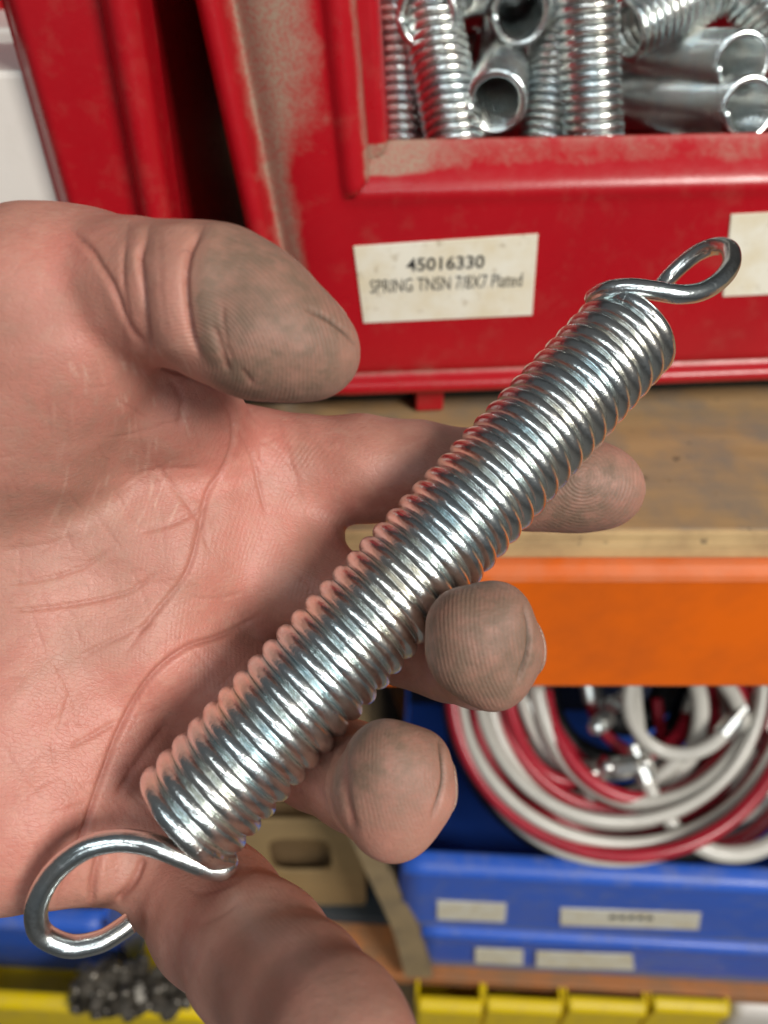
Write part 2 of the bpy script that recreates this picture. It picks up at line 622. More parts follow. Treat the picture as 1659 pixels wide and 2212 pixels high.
# side, back and floor of the bin behind its front
DEPTH = .17


def slab(name, pts, thick_vec, mat, parent):
    """a quad given by four local points, given a thickness"""
    p = [Vector(q) for q in pts]
    t = Vector(thick_vec)
    V = p + [q + t for q in p]
    me = mesh_np(name, V, [(0, 1, 2, 3), (7, 6, 5, 4), (0, 4, 5, 1), (1, 5, 6, 2), (2, 6, 7, 3), (3, 7, 4, 0)])
    bm = bmesh.new(); bm.from_mesh(me)
    bmesh.ops.recalc_face_normals(bm, faces=bm.faces)
    bm.to_mesh(me); bm.free()
    return obj(name, me, mat, parent)


ub, ut = line_u(V_BOT, *OUT), line_u(V_TOP, *OUT)
ibo, ito = line_u(V_BOT, *INN), line_u(V_TOP, *INN)
slab('side_wall', [(ub + .004, .013, V_BOT), (ut + .004, .013, V_TOP), (ut - .008, DEPTH, V_TOP), (ub - .008, DEPTH, V_BOT)], (.003, 0, 0), M_RED, red)
slab('inner_wall', [(ibo - .0005, .0145, V_BOT + .003), (ito - .0005, .0145, V_TOP), (ito + .010, DEPTH, V_TOP), (ibo + .008, DEPTH, V_BOT + .003)], (-.003, 0, 0), M_RED, red)
slab('side_wall', [(U_R - .004, .004, V_BOT), (U_R - .004, .004, V_LIP - .002), (U_R - .004, DEPTH, V_LIP + .05), (U_R - .004, DEPTH, V_BOT)], (.003, 0, 0), M_RED, red)
slab('bin_floor', [(ub + .008, .006, V_BOT), (U_R - .005, .006, V_BOT), (U_R - .005, DEPTH, V_BOT), (ub + .012, DEPTH, V_BOT)], (0, 0, .003), M_RED, red)
slab('back_panel', [(ub - .008, DEPTH, V_BOT), (U_R - .004, DEPTH, V_BOT), (U_R - .004, DEPTH, V_TOP), (ut - .008, DEPTH, V_TOP)], (0, .003, 0), M_RED, red)
# feet
for px in (912,):
    uf, _ = bin_uv(px, 860, .03)
    obj('foot', box_mesh('foot', uf - .006, uf + .006, .003, .0135, V_BOT - .0172, V_BOT - .0003, .001, 2), M_RED, red)


sp = obj('under_bin_shade_strip', box_mesh('under_bin_shade_strip', ub - .02, U_R + .05, .014, .030, V_BOT - .0177, V_BOT - .0006, .001, 2), simple_dark)  # full-length dark strip added as the band of shade under the bin
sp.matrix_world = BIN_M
tag(sp, 'dark green strip on the plywood, added as shade under the red bin', 'shade strip')


def label_card(parent, p00, p10, p11, p01, M_I, yoff, th=.0006, mat=M_LABEL, name='label_card'):
    """thin card; corners are local (u,v) points on plane yoff"""
    V = []
    for (u, v) in (p00, p10, p11, p01):
        V.append((u, yoff, v))
    for (u, v) in (p00, p10, p11, p01):
        V.append((u, yoff - th, v))
    me = mesh_np(name, V, [(0, 1, 2, 3), (7, 6, 5, 4), (0, 4, 5, 1), (1, 5, 6, 2), (2, 6, 7, 3), (3, 7, 4, 0)])
    bm = bmesh.new(); bm.from_mesh(me); bmesh.ops.recalc_face_normals(bm, faces=bm.faces)
    bmesh.ops.bevel(bm, geom=bm.edges[:], offset=th * .3, segments=1, affect='EDGES')
    bm.to_mesh(me); bm.free()
    return obj(name, me, mat, parent)


def text_mesh(s, height, bold=0.0, width=None):
    c = bpy.data.curves.new('txt', 'FONT')
    c.body = s
    c.align_x = 'CENTER'; c.align_y = 'CENTER'
    c.size = 1.0
    c.offset = bold
    c.resolution_u = 3
    o = bpy.data.objects.new('txt', c)
    COL.objects.link(o)
    dg = bpy.context.evaluated_depsgraph_get(); dg.update()
    me = bpy.data.meshes.new_from_object(o.evaluated_get(dg))
    bpy.data.objects.remove(o); bpy.data.curves.remove(c)
    co = np.array([v.co[:] for v in me.vertices])
    lo, hi = co.min(0), co.max(0)
    sx = (width / (hi[0] - lo[0])) if width else height / (hi[1] - lo[1])
    sy = height / (hi[1] - lo[1])
    for v, q in zip(me.vertices, co):
        v.co = ((q[0] - (lo[0] + hi[0]) / 2) * sx, 0, (q[1] - (lo[1] + hi[1]) / 2) * sy)
    me.name = 'print'
    return me


YL = -.0022
cn = [bin_uv(*p, YL) for p in ((785, 697), (1149, 680), (1162, 504), (763, 531))]
card = label_card(red, *cn, None, YL)
card['label'] = 'yellowed paper label printed 45016330'
c0 = bin_uv(962, 567, YL); cl = bin_uv(878, 571, YL); cr_ = bin_uv(1046, 563, YL)
h0 = abs(bin_uv(962, 553, YL)[1] - bin_uv(962, 580, YL)[1])
tilt = math.atan2(cr_[1] - cl[1], cr_[0] - cl[0])
for s, ctr, lft, rgt, pa, pb, bold, dz in (('45016330', (962, 567), (878, 571), (1046, 563), 552, 581, .018, 0),
                                           ('SPRING TNSN 7/8X7 Plated', (964, 610), (800, 618), (1128, 602), 596, 625, .0, 0)):
    c_ = bin_uv(*ctr, YL); l_ = bin_uv(*lft, YL); g_ = bin_uv(*rgt, YL)
    wd = math.hypot(g_[0] - l_[0], g_[1] - l_[1])
    ht = abs(bin_uv(ctr[0], pa, YL)[1] - bin_uv(ctr[0], pb, YL)[1])
    t = obj('print', text_mesh(s, ht, bold, wd), M_INK, card)
    t.location = (c_[0], YL - .00075, c_[1])
    t.rotation_euler = (0, -math.atan2(g_[1] - l_[1], g_[0] - l_[0]), 0)
cn = [bin_uv(*p, YL) for p in ((1560, 640), (1800, 628), (1815, 450), (1578, 462))]
label_card(red, *cn, None, YL)['label'] = 'yellowed paper label cut by the picture edge'

# ---- the bin at the left: its right-hand flange
red2 = empty('storage_bin', M=BIN_M)
tag(red2, 'red plastic bin at the left edge, smooth side flange in view, white cartons inside', 'storage bin', 'red storage bins on the plywood shelf')
Y2 = -.012
L_lines = [((-12, 0), (112, 440)), ((35, 0), (160, 440)), ((232, 0), (312, 440)), ((300, 0), (366, 440))]
L_uv = [(bin_uv(*a, Y2), bin_uv(*b, Y2)) for a, b in L_lines]


def left_shell():
    vs = np.linspace(V_BOT - .003, V_TOP, 90)
    n = 80
    V, Fc, D = [], [], []
    for i, v in enumerate(vs):
        e = [line_u(v, *l) for l in L_uv]
        us = np.concatenate([np.linspace(e[0], e[1], 10)[:-1], np.linspace(e[1], e[2], 40)[:-1], np.linspace(e[2], e[3], 31)])
        for u in us:
            y = Y2
            y += .010 * (1 - ss(e[0], e[1] + .0015, u)) ** 1
            q = (u - e[2]) / (e[3] - e[2])
            if q > -.4:
                y += .004 * math.exp(-((q + .04) / .10) ** 2) - .0075 * math.sin(math.pi * min(max(q, 0), 1)) ** .7 * (q > 0) + .012 * ss(.82, 1, q)
            V.append((u, y, v)); D.append(.20 * math.exp(-((q + .1) / .25) ** 2) + .22 * (1 - ss(e[1] - .002, e[1] + .003, u)))
    m_ = len(us)
    for i in range(len(vs) - 1):
        for j in range(m_ - 1):
            Fc.append((i * m_ + j, i * m_ + j + 1, (i + 1) * m_ + j + 1, (i + 1) * m_ + j))
    me = mesh_np('left_shell', V, Fc)
    set_attr(me, 'dust', D)
    return me


fo = obj('flange', left_shell(), M_RED, red2, smooth=True)
md = fo.modifiers.new('thick', 'SOLIDIFY'); md.thickness = .0022; md.offset = 1.0
eb = line_u(V_BOT, *L_uv[3]); et = line_u(V_TOP, *L_uv[3])
slab('side_wall', [(eb - .003, Y2 + .004, V_BOT), (et - .003, Y2 + .004, V_TOP), (et + .010, DEPTH, V_TOP), (eb + .010, DEPTH, V_BOT)], (-.003, 0, 0), M_RED, red2)
slab('bin_floor', [(eb - .17, Y2 + .01, V_BOT), (eb - .006, Y2 + .01, V_BOT), (eb - .012, DEPTH, V_BOT), (eb - .17, DEPTH, V_BOT)], (0, 0, .003), M_RED, red2)
slab('back_panel', [(eb - .17, DEPTH, V_BOT), (eb + .010, DEPTH, V_BOT), (et + .010, DEPTH, V_TOP), (et - .17, DEPTH, V_TOP)], (0, .003, 0), M_RED, red2)
slab('side_wall', [(eb - .17, Y2 + .01, V_BOT), (eb - .17, Y2 + .01, V_TOP), (eb - .17, DEPTH, V_TOP), (eb - .17, DEPTH, V_BOT)], (-.003, 0, 0), M_RED, red2)
slab('front_panel', [(eb - .168, Y2 + .012, V_BOT), (line_u(V_BOT, *L_uv[0]), Y2 + .012, V_BOT), (line_u(V_BOT + .02, *L_uv[0]), Y2 + .012, V_BOT + .02), (eb - .168, Y2 + .012, V_BOT + .02)], (0, .003, 0), M_RED, red2)

# white ribbed cartons in the left bin
def carton(px0, px1, py_top, y, h, rib, label):
    (ua, _), (ub_, vt) = bin_uv(px0, py_top, y), bin_uv(px1, py_top, y)
    o = empty('carton', M=BIN_M @ Matrix.Translation((ua, y, V_BOT + .0035)))
    tag(o, label, 'carton', 'white cartons in the left bin')
    w, hh = ub_ - ua, vt - V_BOT - .0035
    obj('box', box_mesh('box', 0, w, 0, .05, 0, hh, .002, 3), M_WHITE, o, smooth=False)
    if rib:
        for k in range(7):
            x = w * (.12 + .12 * k)
            obj('rib', box_mesh('rib', x, x + w * .05, -.0012, .0003, .006, hh - .008, .0005, 2), M_WHITE, o)
    return o


carton(-240, 135, 152, -.003, .1, False, 'plain white carton at the far left edge beside the red flange')
carton(-300, 60, 60, .085, .1, False, 'grey white carton behind the plain white carton at far left')

# ================================================================== springs
def spring_path(Rm, pitch, turns, per=40):
    t = np.linspace(0, turns, int(turns * per) + 1)
    a = -2 * np.pi * t
    return np.stack([Rm * np.cos(a), Rm * np.sin(a), pitch * t], 1)


WIRE = .0039
PILE_ME = None


def pile_mesh():
    P = spring_path(.0097, .00340, 36, 26)
    P[:, 2] -= P[-1, 2] / 2
    V, Fc = tube_np(P, .00160, 8)
    return mesh_np('pile_coil', V, Fc)


PILE_ME = pile_mesh()
PILE_ME.materials.append(M_ZINC)
PILE_ME.polygons.foreach_set('use_smooth', [True] * len(PILE_ME.polygons))
HALF = .00340 * 36 / 2


def hook_np(sign):
    """open loop in line with the coil, hidden end of a piled spring"""
    a = np.linspace(-.35 * math.pi, 1.25 * math.pi, 40)
    P = np.stack([.0092 * np.cos(a), 0 * a, .0092 * np.sin(a) + .0095], 1)
    P = np.vstack([[(.0092, .003, -.001)], P])
    P = catmull(P, 3)
    P[:, 2] += HALF
    return P


HOOK_ME = mesh_np('pile_hook', *tube_np(hook_np(1), .00132, 8))
HOOK_ME.materials.append(M_ZINC)
HOOK_ME.polygons.foreach_set('use_smooth', [True] * len(HOOK_ME.polygons))


def pile_spring(c, axis, label, hook=True):
    """c: world centre of the open end nearest us; axis: world direction towards the far end"""
    ax = Vector(axis).normalized()
    q = ax.to_track_quat('Z', 'Y')
    o = empty('tension_spring', M=Matrix.LocRotScale(Vector(c) + ax * HALF, q, None))
    tag(o, label, 'spring', 'plated springs piled in the red bin')
    obj('coil', PILE_ME, None, o)
    if hook:
        obj('hook', HOOK_ME, None, o)
    return o


def PB(px, py, y):
    u, v = bin_uv(px, py, y)
    return BIN_M @ Vector((u, y, v))


def from_to(p0, p1, label, hook=True):
    a, b_ = PB(*p0), PB(*p1)
    return pile_spring(a, b_ - a, label, hook)


from_to((1285, 338, .018), (1262, -60, .034), 'bright plated spring standing upright in the middle of the bin')
from_to((992, 350, .020), (938, 60, .048), 'plated spring leaning left beside the inner wall of the bin')
from_to((1072, 224, .020), (1086, 95, .100), 'plated spring pointing its round open end at the viewer, left of the upright spring')
from_to((1168, 350, .030), (1215, 60, .064), 'plated spring leaning right, close behind the upright one')
from_to((1606, 138, .030), (1462, 126, .082), 'plated spring at the right edge with an open end, upper of the two')
from_to((1622, 234, .016), (1466, 226, .066), 'plated spring at the right edge just above the front lip, open end towards us')
from_to((922, 34, .040), (940, -30, .120), 'plated spring with its open end facing us in the top left corner of the bin')
from_to((1126, 30, .050), (1092, -30, .120), 'plated spring with a dark tilted open end at the top of the bin')
from_to((1352, 70, .060), (1570, -40, .075), 'plated spring slanting up to the right behind the upright one')
from_to((1690, 70, .055), (1585, -60, .07), 'plated spring crossing the top right corner')
from_to((1480, 50, .100), (1240, 100, .12), 'dim plated spring lying deep behind the others on the right')
from_to((1010, 120, .105), (1190, 130, .12), 'dim plated spring lying deep behind the others on the left')
from_to((985, -30, .055), (1120, -60, .09), 'plated spring peeking in at the top edge above the dark ends')
from_to((872, 340, .045), (858, 60, .065), 'plated spring tucked against the red inner wall')
from_to((1130, 400, .060), (1420, 390, .065), 'plated spring lying low behind the front lip')
from_to((1240, 190, .125), (1560, 215, .13), 'dim plated spring lying at the back of the pile')

# ---- the held spring
A0, A1 = camp(396, 1772, 139), camp(1364, 714, 165.5)
ax = (A1 - A0); LEN = np.linalg.norm(ax); ax /= LEN
bk = np.array([0, 0, 1.0]); bk -= (bk @ ax) * ax; bk /= np.linalg.norm(bk)
rt = np.cross(ax, bk)                        # picture right / down
if rt[0] < 0: rt = -rt
RM, PT = 9.15, 3.84
TURNS = LEN / PT


def coil_pt(phi, z):
    return A0 + ax * z + RM * (-np.cos(phi) * rt + np.sin(phi) * bk)


phi_end = math.radians(158)                  # lower end, near the right edge
phi_top = math.radians(18)                   # upper end, near the left edge
nt_ = round(TURNS)
tot = (phi_end - phi_top) / (2 * math.pi) + nt_
PT = LEN / tot
ph = np.linspace(phi_end, phi_end - 2 * np.pi * tot, int(tot * 56) + 1)
zz = np.linspace(0, LEN, len(ph))
coil = np.array([coil_pt(p, z) for p, z in zip(ph, zz)])

low = [(490, 1860, 137.5), (478, 1878, 136.5), (445, 1872, 135.5), (400, 1853, 134.5), (350, 1832, 134), (300, 1819, 134.5), (250, 1816, 134), (190, 1830, 133.5), (135, 1866, 133.5),
       (97, 1912, 134), (78, 1966, 135), (90, 2016, 136.5), (150, 2044, 138), (215, 2034, 139.5), (258, 2010, 141), (282, 1993, 142)]
low = np.array([camp(*p) for p in low])
upp = [(1283, 645, 163.5), (1312, 628, 160), (1362, 622, 158), (1420, 629, 157.5), (1468, 636, 158), (1515, 630, 160), (1555, 606, 163), (1579, 572, 167), (1576, 540, 171.5),
       (1546, 532, 175.5), (1508, 546, 178.5), (1474, 571, 180.5), (1444, 600, 181.5), (1425, 624, 181)]
upp = np.array([camp(*p) for p in upp])
j0 = 7
lowp = catmull(np.vstack([coil[j0:0:-2], low]), 8)[::-1]      # free end -> coil
uppp = catmull(np.vstack([coil[-j0::2], upp]), 8)
hold = empty('tension_spring', loc=to_world(A0))
tag(hold, 'large shiny zinc plated tension spring with a hook at each end, held across the fingers', 'spring')


def wire(name, P, ns=20, taper=True):
    Pw = to_world(P) - np.array(hold.location)
    V, Fc = tube_np(Pw, WIRE / 2, ns, True)
    return obj(name, mesh_np(name, V, Fc), M_ZINC, hold, smooth=True)


wire('coil', coil[4:-4], 20)
for nm, P in (('hook', lowp), ('hook', uppp)):
    o_ = wire(nm, P, 20)
    for p in o_.data.polygons[-2:]:
        p.use_smooth = False

# ================================================================== the hand (distance field -> surface)
H = 0.8
GX, GY, GZ = (-232.0, 72.0), (-104.0, 60.0), (-212.0, -88.0)
gx = np.arange(GX[0], GX[1], H, dtype=np.float32)
gy = np.arange(GY[0], GY[1], H, dtype=np.float32)
gz = np.arange(GZ[0], GZ[1], H, dtype=np.float32)


def roundcone(X, Y, Z, a, b, r1, r2):
    """distance to a capsule with radii r1 at a, r2 at b (mm)"""
    ba = b - a
    l2 = float(ba @ ba)
    t = ((X - a[0]) * ba[0] + (Y - a[1]) * ba[1] + (Z - a[2]) * ba[2]) / l2
    t = np.clip(t, 0, 1)
    dx, dy, dz = X - a[0] - t * ba[0], Y - a[1] - t * ba[1], Z - a[2] - t * ba[2]
    return np.sqrt(dx * dx + dy * dy + dz * dz) - (r1 + (r2 - r1) * t)


def smin(a, b, k):
    h = np.clip(.5 + .5 * (b - a) / k, 0, 1)
    return b + (a - b) * h - k * h * (1 - h)


BIG = 30.0


class Field:
    def __init__(s):
        s.D = np.full((len(gx), len(gy), len(gz)), BIG, np.float32)

    def cone(s, a, b, r1, r2, k):
        m = max(r1, r2) + 14
        lo, hi = np.minimum(a, b) - m, np.maximum(a, b) + m
        sl = tuple(slice(max(0, int((lo[i] - g[0]) / H)), max(0, int((hi[i] - g[0]) / H) + 2)) for i, g in enumerate((gx, gy, gz)))
        X, Y, Z = gx[sl[0]][:, None, None], gy[sl[1]][None, :, None], gz[sl[2]][None, None, :]
        if 0 in (X.size, Y.size, Z.size): return
        d = roundcone(X, Y, Z, a.astype(np.float32), b.astype(np.float32), np.float32(r1), np.float32(r2))
        s.D[sl] = smin(s.D[sl], np.minimum(d, BIG), k)

    def chain(s, pts, k=3.0):
        q = [(camp(p[0], p[1], p[2]), p[3]) for p in pts]
        for (a, ra), (b, rb) in zip(q[:-1], q[1:]):
            s.cone(a, b, ra, rb, k)
        return s


palm = Field()
# (px, py, depth of centre mm, radius mm)
palm.chain([(-1500, 1190, 186, 29), (-900, 1180, 178, 27), (-520, 1150, 170, 24)], 8)                     # forearm, wrist
palm.chain([(-1500, 1330, 186, 27), (-900, 1300, 178, 25), (-520, 1290, 170, 22)], 8)
palm.chain([(-520, 1080, 168, 20), (80, 1020, 166, 18), (330, 1000, 171, 15.5), (520, 1004, 178, 13.0)], 9)   # index ray
palm.chain([(-520, 1150, 168, 20), (100, 1180, 166, 17.5), (360, 1200, 170, 15.5), (520, 1222, 177, 12.5)], 9)  # middle ray
palm.chain([(-520, 1220, 168, 20), (90, 1360, 163, 16.5), (300, 1400, 167, 14.5), (430, 1440, 171, 12.0)], 9)   # ring ray
palm.chain([(-520, 1300, 168, 20), (40, 1540, 159, 17), (220, 1640, 163, 13.0), (300, 1740, 162, 11)], 9)       # little ray
palm.chain([(-520, 1000, 160, 22), (-120, 900, 151, 23), (60, 830, 147, 20), (140, 735, 139.5, 14.5), (108, 640, 137, 11.5), (70, 590, 138, 11)], 9)           # thenar
palm.chain([(-420, 1560, 162, 20), (-80, 1730, 157, 20.5), (60, 1755, 156, 18)], 9)                             # hypothenar
palm.chain([(60, 1780, 154, 15), (150, 1850, 154, 8.5)], 5)
palm.chain([(190, 1790, 158, 11), (222, 1872, 155, 7.2)], 3)
palm.chain([(480, 1110, 173, 12), (655, 1150, 178, 8)], 6)
palm.chain([(280, 840, 156, 12), (355, 872, 155, 9.5), (440, 910, 163, 9.5)], 7)                                                       # web to the thumb

thumb = Field().chain([(40, 690, 148, 17), (180, 636, 141, 14.6), (290, 630, 133.5, 11.5), (350, 635, 130, 10.6), (410, 643, 128, 10.7), (480, 659, 126, 11.2),
                       (556, 700, 125, 10.5), (618, 737, 125, 8.9), (668, 757, 125.5, 7.4), (697, 768, 126, 6.0)], 4)
thumb.chain([(470, 690, 124, 9.5), (560, 735, 123, 8.6), (640, 760, 123.5, 6.6)], 4)                            # pad
index = Field().chain([(500, 1002, 178, 12.6), (640, 1005, 180, 11.3), (780, 1010, 180, 11.6), (900, 1020, 180, 11.0), (1020, 1030, 181, 10.3), (1150, 1042, 182, 10.4),
                       (1240, 1052, 181, 10.2), (1300, 1057, 180, 9.6)], 4)
middle = Field().chain([(520, 1225, 177, 12.0), (640, 1262, 175, 11.0), (760, 1315, 174, 10.6), (880, 1372, 172, 10.4), (975, 1402, 166, 9.9), (1036, 1415, 155, 9.6),
                        (1048, 1402, 145, 9.2), (1040, 1395, 137, 7.2)], 4)
middle.chain([(998, 1405, 138, 6.2), (1005, 1360, 138, 6.6), (1070, 1340, 138, 5.9), (1098, 1405, 139, 5.6), (1064, 1456, 138.5, 6.0), (1005, 1425, 137.5, 6.4)], 3)
ring = Field().chain([(440, 1450, 171, 11.6), (530, 1530, 169, 10.6), (610, 1590, 168, 10.0), (690, 1640, 163, 9.6), (770, 1676, 153, 9.3), (828, 1694, 141, 9.4),
                      (850, 1695, 133, 7.6)], 4)
ring.chain([(835, 1640, 134, 6.7), (890, 1650, 134, 6.2), (896, 1712, 134, 6.3), (850, 1760, 134, 6.6), (812, 1700, 134, 6.6), (835, 1640, 132, 6.7)], 3)
little = Field().chain([(300, 1770, 167, 10.5), (388, 1882, 163, 12.2), (470, 1977, 151.5, 12.5), (556, 2066, 136, 11.6), (645, 2158, 121, 10.2), (728, 2240, 110, 9.2),
                        (775, 2290, 105, 8.4)], 4)
D = palm.D
D = smin(D, thumb.D, 2.2)
for f_, k in ((index, 6.0), (middle, 6.0), (ring, 6.0), (little, 5.0)):
    D = smin(D, f_.D, k)
# fingers never melt together away from the palm
del palm, thumb, index, middle, ring, little


def surface_nets(D):
    s = D < 0
    nx, ny, nz = D.shape
    c = np.zeros((nx - 1, ny - 1, nz - 1), np.int8)
    for i in (0, 1):
        for j in (0, 1):
            for k in (0, 1):
                c += s[i:nx - 1 + i, j:ny - 1 + j, k:nz - 1 + k]
    I = np.argwhere((c > 0) & (c < 8))
    idx = np.full(c.shape, -1, np.int32)
    idx[I[:, 0], I[:, 1], I[:, 2]] = np.arange(len(I))
    acc = np.zeros((len(I), 3)); cnt = np.zeros(len(I))
    corners = [(i, j, k) for i in (0, 1) for j in (0, 1) for k in (0, 1)]
    for a in corners:
        for d in range(3):
            if a[d]: continue
            b = list(a); b[d] = 1
            va = D[I[:, 0] + a[0], I[:, 1] + a[1], I[:, 2] + a[2]]
            vb = D[I[:, 0] + b[0], I[:, 1] + b[1], I[:, 2] + b[2]]
            m = (va < 0) != (vb < 0)
            t = np.where(m, va / (va - vb + 1e-20), 0)
            p = np.tile(np.array(a, float), (len(I), 1)); p[:, d] += t
            acc[m] += p[m]; cnt[m] += 1
    V = (I + acc / cnt[:, None])
    Q = []
    for d in range(3):
        o1, o2 = (d + 1) % 3, (d + 2) % 3
        sl0 = [slice(None)] * 3; sl1 = [slice(None)] * 3
        sl0[d] = slice(0, -1); sl1[d] = slice(1, None)
        for o in (o1, o2):
            sl0[o] = slice(1, -1); sl1[o] = slice(1, -1)
        A, B = s[tuple(sl0)], s[tuple(sl1)]
        E = np.argwhere(A != B)
        ins = A[E[:, 0], E[:, 1], E[:, 2]]
        E = E.copy(); E[:, o1] += 1; E[:, o2] += 1
        def cell(e1, e2):
            C = E.copy(); C[:, o1] += e1; C[:, o2] += e2
            return idx[C[:, 0], C[:, 1], C[:, 2]]
        q = np.stack([cell(-1, -1), cell(0, -1), cell(0, 0), cell(-1, 0)], 1)
        q[~ins] = q[~ins][:, ::-1]
        Q.append(q)
    Q = np.vstack(Q)
    return V, Q[(Q >= 0).all(1)]


def tri_sample(D, P):
    """trilinear value and gradient of D at grid-space points"""
    P = np.clip(P, 1, np.array(D.shape) - 2.001)
    i = P.astype(int); f = P - i
    def v(o):
        q = i + np.array(o)
        return D[q[:, 0], q[:, 1], q[:, 2]]
    c = {(a, b, e): v((a, b, e)) for a in (0, 1) for b in (0, 1) for e in (0, 1)}
    x, y, z = f.T
    def lerp(a, b, t): return a + (b - a) * t
    val = lerp(lerp(lerp(c[0, 0, 0], c[1, 0, 0], x), lerp(c[0, 1, 0], c[1, 1, 0], x), y), lerp(lerp(c[0, 0, 1], c[1, 0, 1], x), lerp(c[0, 1, 1], c[1, 1, 1], x), y), z)
    return val


V, Q = surface_nets(D)
for _ in range(2):
    d0 = tri_sample(D, V)
    g = np.stack([tri_sample(D, V + e) - tri_sample(D, V - e) for e in np.eye(3) * .5], 1)
    V = V - (d0 / (np.sum(g * g, 1) + .05))[:, None] * g * .9
Vc = V * H + np.array([gx[0], gy[0], gz[0]])          # camera-space mm
me0 = bpy.data.meshes.new('hand_raw')
me0.vertices.add(len(Vc)); me0.vertices.foreach_set('co', Vc.astype(np.float32).ravel())
me0.loops.add(Q.size); me0.loops.foreach_set('vertex_index', Q.astype(np.int32).ravel())
me0.polygons.add(len(Q)); me0.polygons.foreach_set('loop_start', np.arange(0, Q.size, 4, dtype=np.int32))
me0.update(calc_edges=True); me0.validate()
tmp = bpy.data.objects.new('tmp', me0); COL.objects.link(tmp)
m1 = tmp.modifiers.new('s', 'SMOOTH'); m1.factor = .5; m1.iterations = 3
m2 = tmp.modifiers.new('d', 'SUBSURF'); m2.levels = 1
dg = bpy.context.evaluated_depsgraph_get(); dg.update()
hm = bpy.data.meshes.new_from_object(tmp.evaluated_get(dg))
bpy.data.objects.remove(tmp); bpy.data.meshes.remove(me0)
hm.name = 'person'
nv = len(hm.vertices)
co = np.empty(nv * 3, np.float32); hm.vertices.foreach_get('co', co); co = co.reshape(-1, 3).astype(float)
no = np.empty(nv * 3, np.float32); hm.vertex_normals.foreach_get('vector', no); no = no.reshape(-1, 3).astype(float)
# make sure the normals face outwards
if np.mean(np.sum(no[co[:, 2] > np.percentile(co[:, 2], 97)] * np.array([0, 0, 1]), 1)) < 0:
    hm.flip_normals(); no = -no
px = CX + co[:, 0] / -co[:, 2] * F_PX
py = CY - co[:, 1] / -co[:, 2] * F_PX
dep = -co[:, 2]
front = np.clip(np.sum(no * (-co / np.linalg.norm(co, axis=1)[:, None]), 1) * 3, 0, 1)


PX, PY = px, py


def polydist(P):
    P = np.asarray(P, float)
    if len(P) > 2:
        P = catmull(P, 5)
    best_ = np.full(nv, 1e4); bt_ = np.zeros(nv)
    mg = 60
    I_ = np.nonzero((PX > P[:, 0].min() - mg) & (PX < P[:, 0].max() + mg) & (PY > P[:, 1].min() - mg) & (PY < P[:, 1].max() + mg) & (front > 0))[0]
    px, py = PX[I_], PY[I_]
    best = np.full(len(I_), 1e4); bt = np.zeros(len(I_))
    tot = 0; seg = np.linalg.norm(np.diff(P, axis=0), axis=1); Lp = seg.sum()
    for a, b, l in zip(P[:-1], P[1:], seg):
        t = np.clip(((px - a[0]) * (b[0] - a[0]) + (py - a[1]) * (b[1] - a[1])) / (l * l + 1e-9), 0, 1)
        d = np.hypot(px - a[0] - t * (b[0] - a[0]), py - a[1] - t * (b[1] - a[1]))
        m = d < best
        best[m] = d[m]; bt[m] = (tot + t[m] * l) / Lp
        tot += l
    best_[I_] = best; bt_[I_] = bt
    return best_, bt_


disp = np.zeros(nv); crease = np.zeros(nv); slit = np.zeros(nv); dry = np.zeros(nv)
